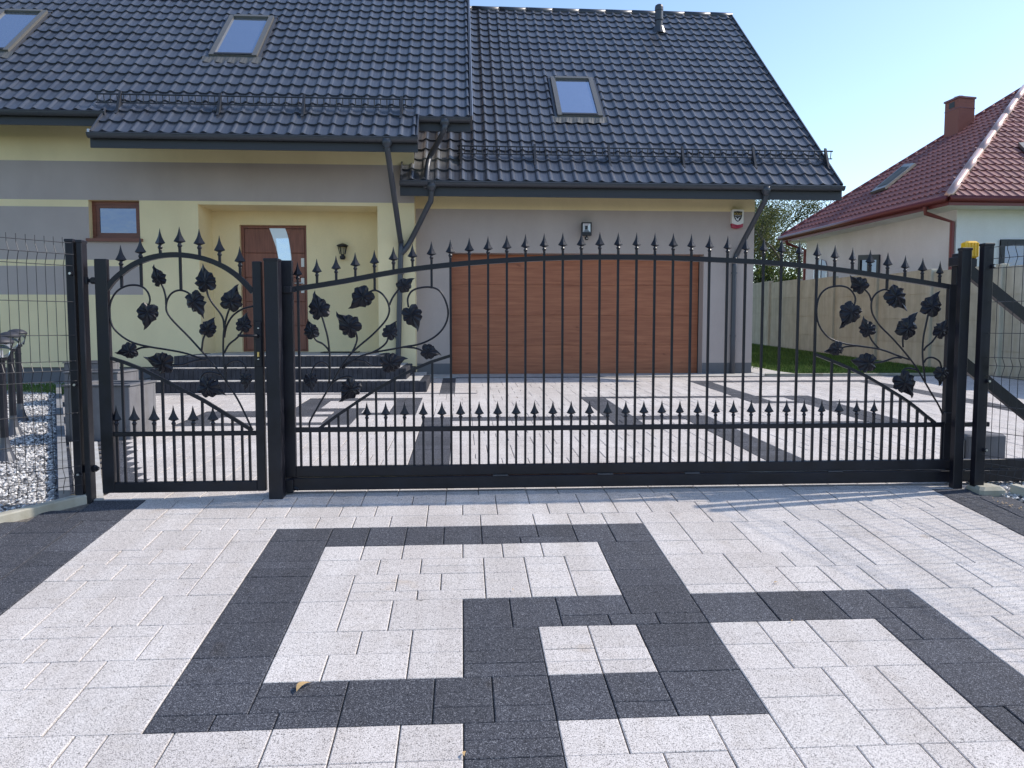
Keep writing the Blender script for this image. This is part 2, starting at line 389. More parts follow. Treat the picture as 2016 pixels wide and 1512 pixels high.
for n_, (sc, x0, x1, y0, y1, c) in enumerate(cand):
    dz = R.uniform(-.0012, .0012)
    if n_ < 300 and sc < 0:
        key = (round((x1-x0)/UX), round((y1-y0)/UY), c)
        if key not in cache:
            b = MB(); hx = (x1-x0)/2; hy = (y1-y0)/2/math.cos(THO); paver_geo(b, -hx, hx, -hy, hy, 0); cache[key] = b.mesh('paver', PAVE_D if c == 'd' else PAVE_L)
        ym = (y0+y1)/2
        inst('paver', cache[key], drive, (( x0+x1)/2, ym, zout(ym)+dz), (THO+R.uniform(-.002, .002), R.uniform(-.002, .002), R.uniform(-.003, .003)))
    else:
        b = rest[c == 'd']; b.T = lambda p: Vector((p.x, p.y, p.z+zout(p.y))); paver_geo(b, x0, x1, y0, y1, dz)
for b, m, nme in ((rest[0], PAVE_L, 'light_pavers'), (rest[1], PAVE_D, 'dark_pavers')): obj(nme, b, m, drive, kind='stuff')

# ---- court inside the gate
VY = .1; NY = 80
DL = [(-2.21, G), (-3.216, 7.06)]; dsl = (DL[1][0]-DL[0][0])/(DL[1][1]-DL[0][1])
def xl(y): return DL[0][0]+dsl*(y-G)
rects = [(1.55, 1.86, 7.6, 10.28), (1.55, 4.6, 10.0, 10.28), (-.413, 2.69, 8.1, 8.4), (2.38, 2.69, G, 8.4), (1.55, 2.69, 7.5, 7.8), (2.6, 4.7, 7.65, 7.93),
         (3.6, 3.92, 9.4, 12.3), (3.6, 6.65, 12.0, 12.3), (4.28, 4.6, 7.65, 10.28), (3.6, 6.4, 9.42, 9.68), (6.3, 6.62, 7.4, 12.3),
         (-.413, -.103, G, 8.4), (-.34, -.1, 10.64, 12.95), (-2.0, -.5, 9.95, 10.25), (-.81, -.5, 8.6, 10.25), (-2.0, -1.7, 8.55, 10.25),
         (-2.0, -1.15, 8.9, 9.2), (-1.46, -1.15, 7.9, 9.2), (-2.9, -1.46, 8.5, 8.75), (-1.15, -.5, 8.6, 8.8), (-2.9, -2.6, 7.9, 9.0), (-2.9, -2.0, 8.75, 9.0), (-2.9, -1.15, 7.9, 8.1)]
NXA, NXB = -48, 98
coli = []
for j in range(NY):
    row = []
    for i in range(NXA, NXB):
        x = -1.033+(i+.5)*UX; y = G+(j+.5)*VY
        if x < xl(y): row.append(None); continue
        d = y > 5.13 and (x < xl(y)+.26 and y > 5.0 or any(a <= x < b_ and c <= y < e for a, b_, c, e in rects))
        row.append('d' if d else 'l')
    coli.append(row)
ti = tile_cells(NXB-NXA, NY, coli, list(range(0, NY+1, 2)), random.Random(5))
base = MB(); base.T = lambda p: Vector((p.x, p.y, zin(p.y)-.012))
base.add([(-2.3, G, 0), (9.3, G, 0), (9.3, 14.2, 0), (-6.8, 14.2, 0)], [(0, 1, 2, 3)])
court = obj('courtyard', base, SAND, None, kind='structure')
bl, bd = MB(), MB()
for (i, j, wd, h, c) in ti:
    b = bd if c == 'd' else bl; dz = R.uniform(-.0012, .0012); b.T = lambda p: Vector((p.x, p.y, p.z+zin(p.y)))
    paver_geo(b, -1.033+(i+NXA)*UX, -1.033+(i+NXA+wd)*UX, G+j*VY, G+(j+h)*VY, dz)
obj('light_pavers', bl, PAVE_L, court, kind='stuff'); obj('dark_pavers', bd, PAVE_D, court, kind='stuff')
# drain channel in front of the garage and pale edge kerb by the lawn
b = MB(); b.T = lambda p: Vector((p.x, p.y, p.z+zin(p.y)))
b.box(-.1, 9.0, 12.99, 13.09, -.02, .003)
for i in range(180): b.box(-.08+i*.05, -.062+i*.05, 13.0, 13.08, .003, .006)
obj('drain_channel', b, PLANT, court)
b = MB(); b.T = lambda p: Vector((p.x, p.y, p.z+zin(p.y)))
x = 5.25
while x < 9.1: b.box(x, x+.99, 13.18, 13.26, -.05, .03); x += 1.0
obj('edge_kerb', b, KERB, court)
b = MB(); b.T = lambda p: Vector((p.x, p.y, p.z+zin(p.y)))
b.box(-.75, 5.2, 13.095, 13.66, -.05, .004); b.prism([(5.2, 13.27), (6.4, 13.27), (5.9, 13.4), (5.75, 14.0), (5.7, 16), (5.2, 16)], -.05, .01)
obj('apron_slab', b, TREAD, court)

# ------------------------------------------------------------------ house
house = thing('house', (0, 13.6, .2), 'large yellow and grey rendered house with dark tiled roof, porch and wooden garage door', 'house')
YW = 13.25; YG = 13.63; YB = 13.97
def zz(px, py, Y): return at(px, py, Y).z
z1 = zz(300, 319, YW); z2 = zz(0, 391.7, YW); z3 = zz(0, 405.5, YW)
z4 = zz(100, 511, YW); z5 = zz(100, 523.5, YW); z6 = zz(100, 580, YW); zp = zz(60, 723, YW)
XL = -11.0; XC = -.775; XR = at(1484, 500, YG).x
xw0 = at(175, 430, YW).x; xw1 = at(275, 430, YW).x; zwb = zz(200, 470, YW); xg = at(281, 550, YW).x
xr0 = at(390, 420, YW).x; xr1 = at(743, 420, YW).x; zr1 = zz(560, 404, YW); zsl = .645
def wall_rects(b, xs, zs, y, mf):
    for i in range(len(xs)-1):
        for j in range(len(zs)-1):
            m = mf((xs[i]+xs[i+1])/2, (zs[j]+zs[j+1])/2)
            if m is None: continue
            b.add([(xs[i], y, zs[j]), (xs[i+1], y, zs[j]), (xs[i+1], y, zs[j+1]), (xs[i], y, zs[j+1])], [(0, 1, 2, 3)], m)
def mf(x, z):
    if xw0 < x < xw1 and zwb < z < z2: return None
    if xr0 < x < xr1 and z < zr1: return None
    if z > z1: return 0
    if z > z2: return 1
    if x < xw0 and z3 < z: return 0 if z > z3 and z > z3 and z > z2 else 1
    return 0
def mf(x, z):
    if xw0 < x < xw1 and zwb < z < z2: return None
    if xr0 < x < xr1 and z < zr1: return None
    if z > z1: return 0
    if z > z2: return 1
    if x < xw0 and z > z3: return 0
    if x < xg and z > z4: return 1 if (x < xw0 or z < zwb) else 0
    if x < xg and z5 > z > z6: return 1
    return 0
b = MB(); wall_rects(b, sorted([XL, xw0, xw1, xg, xr0, xr1, XC]), sorted([zp, z6, z5, z4, zwb, z3, zr1, z2, z1, 4.8]), YW, mf)
b.add([(XC, YW, .1), (XC, YG, .1), (XC, YG, 4.75), (XC, YW, 4.75)], [(0, 1, 2, 3)], 0)      # step to the garage wall
# window reveal
for q in (((xw0, YW, zwb), (xw0, YW+.16, zwb), (xw0, YW+.16, z2), (xw0, YW, z2)), ((xw1, YW+.16, zwb), (xw1, YW, zwb), (xw1, YW, z2), (xw1, YW+.16, z2)),
          ((xw0, YW, z2), (xw0, YW+.16, z2), (xw1, YW+.16, z2), (xw1, YW, z2)), ((xw0, YW, zwb), (xw1, YW, zwb), (xw1, YW+.16, zwb), (xw0, YW+.16, zwb))):
    b.add(q, [(0, 1, 2, 3)], 0)
# porch recess
xd0, xd1 = at(474, 560, YB).x, at(605, 560, YB).x; zd1 = zz(540, 443, YB)
b.add([(xr0, YW, .3), (xr0, YB, .3), (xr0, YB, zr1), (xr0, YW, zr1)], [(0, 1, 2, 3)], 0)
b.add([(xr1, YB, .3), (xr1, YW, .3), (xr1, YW, zr1), (xr1, YB, zr1)], [(0, 1, 2, 3)], 0)
b.add([(xr0, YW, zr1), (xr0, YB, zr1), (xr1, YB, zr1), (xr1, YW, zr1)], [(0, 1, 2, 3)], 0)
wall_rects(b, [xr0, xd0, xd1, xr1], [.3, zsl, zd1, zr1], YB, lambda x, z: None if (xd0 < x < xd1 and zsl < z < zd1) else 0)
for q in (((xd0, YB, zsl), (xd0, YB+.14, zsl), (xd0, YB+.14, zd1), (xd0, YB, zd1)), ((xd1, YB+.14, zsl), (xd1, YB, zsl), (xd1, YB, zd1), (xd1, YB+.14, zd1)),
          ((xd0, YB, zd1), (xd0, YB+.14, zd1), (xd1, YB+.14, zd1), (xd1, YB, zd1))): b.add(q, [(0, 1, 2, 3)], 0)
obj('wall', b, [YEL, GREY], house, label='yellow front wall with grey bands, a small window and a porch recess')
# garage wall
xa, xb = at(887, 600, YG).x, at(1384, 600, YG).x; zd = zz(1130, 499, YG); zy = zz(1000, 412.5, YG); zgb = zz(1000, 738, YG)
zpl = zz(1430, 714, YG); GR = YG+.26
b = MB(); wall_rects(b, [XC, xa, xb, XR], sorted([.1, zpl, zd, zy, 3.95]), YG, lambda x, z: None if (xa < x < xb and z < zd) else (0 if z > zy else (1 if z > zpl else 2)))
for q in (((xa, YG, .1), (xa, GR, .1), (xa, GR, zd), (xa, YG, zd)), ((xb, GR, .1), (xb, YG, .1), (xb, YG, zd), (xb, GR, zd)), ((xa, YG, zd), (xa, GR, zd), (xb, GR, zd), (xb, YG, zd))):
    b.add(q, [(0, 1, 2, 3)], 1)
b.add([(XR, YG, zpl), (XR, 22.5, zpl), (XR, 22.5, 3.9), (XR, YG, 3.9)], [(0, 1, 2, 3)], 1)
b.add([(XR-.05, YG, .0), (XR-.05, 22.5, .0), (XR-.05, 22.5, zpl), (XR-.05, YG, zpl)], [(0, 1, 2, 3)], 2)
b.add([(XR, 22.5, .0), (XL, 22.5, .0), (XL, 22.5, 4.4), (XR, 22.5, 3.7)], [(0, 1, 2, 3)], 0)
obj('wall', b, [YEL, GREY, PLINTH], house, label='grey garage wall with a yellow band under the eaves')
for dm in ((XL, xr0+.01, YW+.03, YW+.3, -.1, zp), (xb+.02, XR-.05, YG+.02, YG+.2, .0, zpl), (XC+.01, xa-.02, YG+.02, YG+.2, .0, zpl), (xr1-.01, XC-.02, YW+.03, YW+.3, -.1, zz(780, 720, YW))): boxo('plinth', dm, PLINTH, house)
# garage door, four insulated panels
gd = MB(); gd.box(xa, xb, GR+.05, GR+.08, zgb-.15, zd)
gd = obj('garage_door', gd, GDOOR, house)
b = MB(); b.box(-.5, .5, 0, .05, -.5, .5); pm = None
zs = [zgb-.02+(zd-zgb+.02)*k/4 for k in range(5)]
for k in range(4):
    b = MB(); b.cbox(xa+.012, xb-.012, GR, GR+.045, zs[k]+.0012, zs[k+1]-.0012, .0025); obj('panel', b, GDOOR, gd)
b = MB(); b.box(xa, xb, GR-.004, GR+.05, zgb-.1, zgb-.025); b.box(xa-.002, xa+.012, GR-.01, GR+.05, zgb, zd); b.box(xb-.012, xb+.002, GR-.01, GR+.05, zgb, zd)
obj('seal', b, INK, gd)
# entrance door
dr = MB(); DY = YB+.10; dr.box(xd0, xd1, DY+.02, DY+.06, zsl, zd1); dr = obj('front_door', dr, FDOOR, house)
b = MB(); b.box(xd0, xd0+.05, DY-.01, DY+.02, zsl, zd1); b.box(xd1-.05, xd1, DY-.01, DY+.02, zsl, zd1); b.box(xd0, xd1, DY-.012, DY+.018, zd1-.045, zd1); obj('frame', b, FDOOR, dr)
zk = zsl+.03
for k in range(5):
    hh = (zd1-.05-zk)/5; b = MB(); b.cbox(xd0+.055, xd1-.055, DY-.002, DY+.02, zk+k*hh+.003, zk+(k+1)*hh-.003, .004); obj('door_plank', b, FDOOR, dr)
def z7(x, y, Y=DY): return at(440+x*.2778, 400+y*.2778, Y)
zm = (zsl+zd1)/2
lft = [(z7(320, 165).x, zd1-.05)]; L = [(320, 165), (345, 230), (372, 310), (392, 400), (404, 500), (408, 600)]; Rr = [(432, 165), (450, 210), (466, 270), (480, 360), (487, 460), (489, 600)]
left = [z7(*p) for p in L]; right = [z7(*p) for p in Rr]
poly = [(p.x, p.z) for p in left]+[(p.x, 2*zm-p.z) for p in reversed(left) if 2*zm-p.z > zsl+.06]
polr = [(p.x, p.z) for p in right]+[(p.x, 2*zm-p.z) for p in reversed(right) if 2*zm-p.z > zsl+.06]
b = MB(); b.prismY(list(reversed(polr+list(reversed(poly)))), DY-.008, DY-.003)
for f in b.f: pass
obj('steel_inlay', b, STEELP, dr)
pts = [z7(372, 250), z7(462, 250), z7(480, 400), z7(484, 540), z7(480, 700), z7(404, 700), z7(402, 540), z7(392, 400)]
b = MB(); b.prismY([(p.x, p.z) for p in reversed(pts)], DY-.014, DY-.009); obj('pane', b, SKYG, dr)
for (y0, y1) in ((390, 452), (530, 575), (612, 636)):
    a, c = z7(551, y0), z7(574, y1); boxo('handle_plate', (a.x, c.x, DY-.016, DY-.003, c.z, a.z), WPLAS, dr)
a = z7(560, 568); b = MB(); b.tube([(a.x, DY-.016, a.z), (a.x, DY-.06, a.z), (a.x-.13, DY-.06, a.z)], .01); obj('handle', b, STEELP, dr, smooth=True)
for y in (270, 940):
    a = z7(120, y); b = MB(); b.tube([(a.x, DY-.02, a.z-.05), (a.x, DY-.02, a.z+.05)], .012); obj('hinge', b, STEELP, dr)
# small window
wd_ = MB(); wy = YW+.13; wd_.box(xw0, xw1, wy+.02, wy+.06, zwb, z2); wn = obj('window', wd_, GLASS, house)
b = MB()
for (t, yy) in ((.055, wy-.01), (.11, wy+.004)):
    b.box(xw0, xw0+t, yy, wy+.02, zwb, z2); b.box(xw1-t, xw1, yy, wy+.02, zwb, z2); b.box(xw0+t, xw1-t, yy, wy+.02, zwb, zwb+t); b.box(xw0+t, xw1-t, yy, wy+.02, z2-t, z2)
obj('frame', b, WFRM, wn)
b = MB(); b.box(xw0-.04, xw1+.04, YW-.05, YW+.13, zwb-.045, zwb+.003); obj('sill', b, WFRM, wn)
# ---------------- roofs
E1 = at(1655, 366, 12.9); rr = atx(1437, 31, E1.x)
PIT_R = math.atan2(rr.z-E1.z, rr.y-E1.y); cp, sp_ = math.cos(PIT_R), math.sin(PIT_R)
RN = Vector((0, -sp_, cp))
PU, PV = .2065, .332
def tile_mesh(m, pu=PU, pv=PV):
    b = MB(); prof = [(0, .004), (.12, .0), (.40, .0), (.55, .006), (.64, .020), (.74, .027), (.84, .021), (.93, .008), (1, .004)]
    vs = []
    for u, h in prof: vs += [(u*pu, -.012-.018*math.sin(u*6.283-.6)*.5, h+.0), (u*pu, -.012-.018*math.sin(u*6.283-.6)*.5, h+.028), (u*pu, pv+.004, h+.001)]
    n = len(prof); fs = []
    for i in range(n-1):
        a = i*3; fs += [(a, a+3, a+4, a+1), (a+1, a+4, a+5, a+2)]
    b.add(vs, fs); return b.mesh('roof_tile', m, smooth=False), vs, fs
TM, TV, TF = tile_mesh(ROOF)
skyl = []
def roof(name, E, x0, x1, len_, holes, label, phase=0):
    P0 = Vector((x0, E.y, E.z)); T = lambda p: P0+Vector((p.x, p.y*cp-p.z*sp_, p.y*sp_+p.z*cp))
    b = MB(); b.T = T; b.box(0, x1-x0, 0, len_, -.10, -.002); rf = obj(name, b, TRIMD, house, label=label)
    tiles = []
    nu = int((x1-x0)/PU+.99); nv = int(len_/PV+.99)
    for j in range(nv):
        for i in range(nu):
            u, v = i*PU+phase, j*PV; w_ = min(1.0, (x1-x0-u)/PU)
            if w_ < .08 or v+PV*.4 > len_: continue
            q = P0.x+u+PU/2; vv = v+PV/2
            if any(a-.06 < q < c and d-.1 < vv < e for a, c, d, e in holes): continue
            tiles.append((u, v, w_, min(1.0, (len_-v)/PV)))
    return rf, T, tiles, P0
def onroof(px, py, E): return onplane(px, py, E, RN)
def uvof(p, E): return p.x, (p.y-E.y)*cp+(p.z-E.z)*sp_
ZE2 = at(870, 231, 12.6).z; E2 = Vector((0, 12.6, ZE2))
YP = 12.6-2*PV*cp; E3 = Vector((0, YP, ZE2-(12.6-YP)*math.tan(PIT_R)))
def hole(E, pts):
    q = [uvof(onroof(x, y, E), E) for x, y in pts]; return (min(p[0] for p in q), max(p[0] for p in q), min(p[1] for p in q), max(p[1] for p in q))
h3 = hole(E1, [(1085, 160), (1097, 234), (1185, 233), (1168, 160)])
h2 = hole(E2, [(453, 38), (412, 114), (508, 118), (540, 40)]); h1 = hole(E2, [(8, 26), (-60, 108), (24, 104), (93, 32)])
h3 = (onroof(1090, 195, E1).x, onroof(1175, 195, E1).x, h3[2], h3[3])
h2 = (onroof(434, 76, E2).x, onroof(525, 76, E2).x, h2[2], h2[3]); h1 = (h2[0]-(onroof(525-100, 76, E2).x-onroof(58, 66, E2).x)-(h2[1]-h2[0])*0, 0, h2[2], h2[3])
xr_ = onroof(60, 66, E2).x; h1 = (xr_-(h2[1]-h2[0]), xr_, h2[2]+.0, h2[3])
lenG = ((rr.y-E1.y)**2+(rr.z-E1.z)**2)**.5
xm1 = at(926, 242, 12.6).x; xp0 = at(182, 268, YP).x; xp1 = at(820, 268, YP).x; xga = at(790, 362, 12.9).x
rfG, TG, tG, PG = roof('roof', E1, xga, E1.x, lenG, [h3], 'lower dark tiled roof over the garage')
rfM, TMm, tM, PM = roof('roof', E2, XL-.6, xm1, 9.6, [h1, h2], 'taller dark tiled main roof above the porch', .02)
nP = 2; lenP = (12.6-YP)/cp
rfP, TP, tP, PP = roof('roof', E3, xp0, xp1, lenP, [], 'short dark tiled skirt of roof over the entrance')
tP = [(u, v, w_, 1) for (u, v, w_, h) in tP]
allt = []
for rf, T, tl_ in ((rfG, TG, tG), (rfM, TMm, tM), (rfP, TP, tP)):
    for t in tl_:
        u, v, w_, h_ = t
        if rf is rfP: h_ = min(1, (lenP-v)/PV)
        p = T(Vector((u+PU/2, v+PV/2, 0))); cx, cy, k = proj(p)
        vis = -20 < cx < 2036 and cy > -20 and w_ > .99 and h_ > .99
        allt.append((k if vis else 1e6+k, rf, T, u, v, w_, h_))
allt.sort(key=lambda t: t[0]); rest = {}
RX = Matrix.Rotation(PIT_R, 3, 'X')
for n_, (k, rf, T, u, v, w_, h_) in enumerate(allt):
    j = R.uniform(-.0015, .0015)
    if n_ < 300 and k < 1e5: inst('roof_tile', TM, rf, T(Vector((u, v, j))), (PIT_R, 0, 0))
    else:
        b = rest.setdefault(rf.name, (rf, MB()))[1]; b.T = T
        b.add([(u+x*w_, v+(y*h_ if y > .1 else y), z+j) for x, y, z in TV], TF)
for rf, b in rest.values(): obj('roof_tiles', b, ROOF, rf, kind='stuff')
# ridge cap, verge trims
def ridge(x0, x1, p0, rf, m, r=.085):
    x = x0
    while x < x1:
        e = min(x+.62, x1); b = MB(); b.tube([(x, p0.y, p0.z), (e+.02, p0.y, p0.z)], [r, r*.93], 14); obj('ridge_cap', b, m, rf, smooth=True); x += .62
RG = TG(Vector((0, lenG, 0))); ridge(xga, E1.x+.02, Vector((0, RG.y, RG.z-.015)), rfG, TRIM)
def verge(T, u0, u1, v0, v1, rf, m, n0=-.12, n1=.055):
    b = MB(); b.T = T; b.box(u0, u1, v0, v1, n0, n1); obj('verge_trim', b, m, rf)
verge(TG, E1.x-xga, E1.x-xga+.02, -.03, lenG, rfG, TRIM); verge(TG, -.02, 0, -.03, 2.5, rfG, TRIM)
verge(TMm, xm1-PM.x, xm1-PM.x+.03, -.03, 9.6, rfM, TRIM, -.15, .05); verge(TMm, xm1-PM.x+.03, xm1-PM.x+.042, -.03, 9.6, rfM, TRIML, -.02, .056)
verge(TP, xp1-xp0, xp1-xp0+.02, -.02, lenP, rfP, TRIM, -.1, .05); verge(TP, -.02, 0, -.02, lenP, rfP, TRIM, -.1, .05)
# back slopes and gables so the house closes
RM = TMm(Vector((0, 9.6, 0)))
b = MB(); b.add([(xga, RG.y, RG.z-.03), (E1.x, RG.y, RG.z-.03), (E1.x, 2*RG.y-E1.y, E1.z), (xga, 2*RG.y-E1.y, E1.z)], [(0, 1, 2, 3)])
b.add([(XL-.6, RM.y, RM.z-.03), (xm1, RM.y, RM.z-.03), (xm1, 2*RM.y-E2.y, E2.z), (XL-.6, 2*RM.y-E2.y, E2.z)], [(0, 1, 2, 3)])
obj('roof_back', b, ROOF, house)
b = MB(); b.add([(XR, YG, 3.6), (XR, 22.5, 3.6), (XR, RG.y, RG.z-.25)], [(0, 1, 2)]); b.add([(XC, YW+.01, 3.3), (XC, 22.5, 3.3), (XC, 22.5, 4.3), (XC, RM.y, RM.z-.2), (XC, YW+.01, 4.6)], [(0, 1, 2, 3, 4)])
obj('gable', b, GREY, house)
# gutters, fascias, soffits
def gutter(x0, x1, E, rf, fh=.19, r=.062):
    n = 10; zc = E.z-.035; yc = E.y-.075
    def prof(rad): return [(yc+rad*math.cos(math.pi+math.pi*k/n), zc+rad*math.sin(math.pi+math.pi*k/n)) for k in range(n+1)]
    g = MB(); pr = prof(r)+list(reversed(prof(r-.006))); m = len(pr)
    vs = [(x0, y, z) for y, z in pr]+[(x1, y, z) for y, z in pr]
    g.add(vs, [(i, (i+1) % m, m+(i+1) % m, m+i) for i in range(m)]+[tuple(range(m-1, -1, -1)), tuple(range(m, 2*m))])
    g.tube([(x0, yc-r, zc+.004), (x1, yc-r, zc+.004)], .008, 8)
    g.prismY([(0, 0)], 0, 0) if False else None
    go = obj('gutter', g, TRIM, rf, smooth=False)
    for xe in (x0, x1-.006):
        b = MB(); q = [(y, z) for y, z in prof(r+.002)]; vs = [(xe, y, z) for y, z in q]+[(xe+.006, y, z) for y, z in q]; k = len(q)
        b.add(vs, [tuple(range(k)), tuple(range(2*k-1, k-1, -1))]); obj('end_cap', b, TRIM, go)
    x = x0+.28
    while x < x1-.1:
        b = MB(); q = [(y, z) for y, z in prof(r+.005)]; vs = [(x, y, z) for y, z in q]+[(x+.025, y, z) for y, z in q]; k = len(q)
        b.add(vs, [(i, i+1, k+i+1, k+i) for i in range(k-1)]); obj('bracket', b, TRIM, go); x += .62
    b = MB(); b.box(x0, x1, E.y-.012, E.y+.012, E.z-fh-.02, E.z+.002); obj('fascia', b, TRIMD, rf)
    b = MB(); b.box(x0+.02, x1-.02, E.y-.03, E.y+.004, E.z-.012, E.z+.006); obj('drip_edge', b, TRIM, rf)
def soffit(x0, x1, y0, y1, z, rf):
    n = int((x1-x0)/.0125/16); b = MB(); b.box(x0, x1, y0, y1, z, z+.02); obj('soffit', b, SOFF, rf)
gutter(xga-.02, E1.x+.02, E1, rfG, .22)
gutter(xp0-.03, xp1+.02, E3, rfP, .2)
gutter(XL-.6, xp0+.02, E2, rfM, .2); gutter(xp1+.02, xm1+.0, E2, rfM, .2)
# white corner fold at the porch eave
b = MB(); b.box(xp0-.05, xp0-.02, YP-.06, YP+.02, E3.z-.03, E3.z+.04); obj('edge_fold', b, TRIML, rfP)
# snow guards
def guard(E, T, P0, x0, x1, pxs, v, rf, hgt=.17):
    root = MB(); root.T = T; a, c = x0-P0.x, x1-P0.x
    def up(u, hh): # vertical offset turned into the roof frame
        return Vector((u, v+hh*sp_*.75, .03+hh*cp))
    root.tube([up(a, hgt), up(c, hgt)], .013, 6); g = obj('snow_guard', root, TRIMD, rf)
    b = MB(); b.T = T; b.tube([up(a, .03), up(c, .03)], .010, 6); obj('rail', b, TRIMD, g)
    n = int((c-a)/.098); m = MB()
    for k in range(n+1):
        u = a+.03+k*(c-a-.06)/n; b = MB(); b.T = T; b.tube([up(u, .025), up(u, hgt)], .0075, 5); obj('rung', b, TRIMD, g)
    for px, py in pxs:
        u = at(px, py, E.y+v*cp).x-P0.x; b = MB(); b.T = T
        b.box(u-.02, u+.02, v-.30, v+.04, .028, .040); b.add([(u-.018, v-.25, .03), (u+.018, v-.25, .03), (u+.018, v+.1, .03+hgt), (u-.018, v+.1, .03+hgt), (u-.018, v-.03, .03), (u+.018, v-.03, .03), (u+.018, v+.13, .02+hgt), (u-.018, v+.13, .02+hgt)], [(0, 1, 2, 3), (4, 7, 6, 5), (0, 3, 7, 4), (1, 5, 6, 2)])
        obj('bracket', b, TRIMD, g)
vG = uvof(onroof(1200, 313, E1), E1)[1]
guard(E1, TG, PG, at(900, 300, 13.5).x, at(1637, 300, 13.5).x, [(908, 315), (1052, 315), (1197, 315), (1341, 315), (1480, 316), (1622, 317)], vG, rfG)
vM = uvof(onroof(500, 214, E2), E2)[1]
guard(E2, TMm, PM, at(205, 205, 13.0).x, at(817, 205, 13.0).x, [(240, 210), (436, 215), (600, 218), (791, 222)], vM, rfM)
# skylights
def skylight(h, T, P0, rf):
    a, c, d, e = h; a -= P0.x; c -= P0.x; root = MB(); root.T = T; root.box(a+.07, c-.07, d+.07, e-.07, .0, .055)
    s = obj('skylight', root, SKYG, rf); t = .085
    b = MB(); b.T = T
    b.box(a, a+t, d, e, -.01, .085); b.box(c-t, c, d, e, -.01, .085); b.box(a+t, c-t, e-t*.9, e, -.01, .095); b.box(a+t, c-t, d, d+t, -.01, .075)
    obj('frame', b, SKYF, s)
    b = MB(); b.T = T; b.box(a+t, c-t, d+.02, d+t*.9, .076, .09); obj('bottom_bar', b, TRIMD, s)
    b = MB(); b.T = T; b.box(a-.05, a-.004, d-.05, e+.05, .0, .04); b.box(c+.004, c+.05, d-.05, e+.05, .0, .04); b.box(a-.05, c+.05, e+.004, e+.08, .0, .045); obj('flashing', b, TRIM, s)
    b = MB(); b.T = T; n = int((c-a+.2)/.05)
    for k in range(n):
        u = a-.1+k*.05; z = .03+.012*math.sin(k*1.57); z_ = .03+.012*math.sin((k+1)*1.57)
        b.add([(u, d-.19, z-.004), (u+.05, d-.19, z_-.004), (u+.05, d-.003, .055), (u, d-.003, .055)], [(0, 1, 2, 3)])
    obj('apron', b, SKYF, s)
for h, T, P0, rf in ((h1, TMm, PM, rfM), (h2, TMm, PM, rfM), (h3, TG, PG, rfG)): skylight(h, T, P0, rf)
# vent pipe
vb = onroof(1297, 62, E1); b = MB(); b.lathe([(.085, -.2), (.085, .22), (.10, .24), (.10, .27), (.088, .28), (.088, .44), (.095, .45), (.095, .52), (.085, .56), (.05, .585)], 20, vb)
vp = obj('vent_pipe', b, TRIM, rfG, smooth=False)
b = MB(); b.lathe([(.17, -.06), (.11, .1)], 16, vb); obj('collar', b, TRIM, vp)
# downpipes
def pipe(name, pts, r=.045, m=TRIM, parent=house, br=()):
    b = MB(); b.tube(pts, r, 14); o = obj(name, b, m, parent, smooth=True)
    for q in br:
        b = MB(); b.lathe([(r+.008, -.015), (r+.008, .015)], 14, q); obj('pipe_clip', b, m, o)
    return o
gy1 = E3.y-.07; a = at(762, 288, gy1); c = at(789, 478, YW-.06); d = at(784, 700, YW-.06)
pipe('downpipe', smoothpts([a+Vector((0, 0, .06)), a, a+(c-a)*.06+Vector((0, 0, -.01)), a+(c-a)*.94, c, c+Vector((0, 0, -.12)), d, d+Vector((0, 0, -.1))], 3), br=[c+Vector((0, 0, -.5)), d+Vector((0, 0, .3))])
a = at(876, 240, E2.y-.07); p1 = at(872, 262, E2.y-.05); p2 = at(848, 305, 13.1); p3 = at(841, 330, 12.98); p4 = at(838, 372, E1.y-.02)
pipe('downpipe', smoothpts([a, p1, p2, p3, p4], 4))
a = at(849, 375, E1.y-.07); p1 = at(848, 395, E1.y-.02); p2 = at(813, 465, YW-.07); p3 = at(800, 488, YW-.06); p4 = at(789, 500, YW-.06)
pipe('downpipe', smoothpts([a, p1, p1*.85+p2*.15, p2, p3, p4], 4))
a = at(1510, 376, E1.y-.07); p1 = at(1505, 397, E1.y-.02); p2 = at(1453, 495, YG-.06); p3 = at(1446, 515, YG-.06); p4 = Vector((p3.x, YG-.06, .22))
pipe('downpipe', smoothpts([a, p1, p1*.88+p2*.12, p2, p3, p3+Vector((0, 0, -.1)), p4], 3), br=[p3+Vector((0, 0, -.2)), p3+Vector((0, 0, -1.3))])
for px, E in ((762, E3), (876, E2), (849, E1), (1510, E1)):
    q = at(px, 300, E.y-.075); b = MB(); b.lathe([(.045, -.15), (.052, -.125), (.075, -.09), (.085, -.02)], 14, (q.x, E.y-.075, E.z-.03)); obj('outlet_funnel', b, TRIM, house, smooth=True)

# ------------------------------------------------------------------ entrance steps
st = thing('entrance_steps', (-2.6, 11.4, .2), 'three dark block steps with pale treads leading up to the front door', 'steps')
tiers = [(10.9, -4.62, -.49, .17, .325), (11.35, -4.4, -.80, .325, .485), (11.8, -4.23, -1.2, .485, .645)]
for n_, (y, x0, x1, za, zb) in enumerate(tiers):
    yb_ = 13.2 if n_ < 2 else 13.96
    b = MB(); b.box(x0+.1, x1-.1, y+.1, yb_, .05, zb-.004); s_ = obj('tread', b, TREAD, st)
    b = MB(); x = x0
    while x < x1-.01:
        b.cbox(x, min(x+.064, x1), y, y+.1, za-.1, zb+R.uniform(-.002, .003), .006); x += .066
    yy = y+.102
    while yy < min(y+1.4, yb_):
        b.cbox(x1-.1, x1, yy, yy+.064, za-.1, zb+R.uniform(-.002, .003), .006); b.cbox(x0, x0+.1, yy, yy+.064, za-.1, zb+R.uniform(-.002, .003), .006); yy += .066
    obj('edging_blocks', b, STEP, st, kind='stuff')
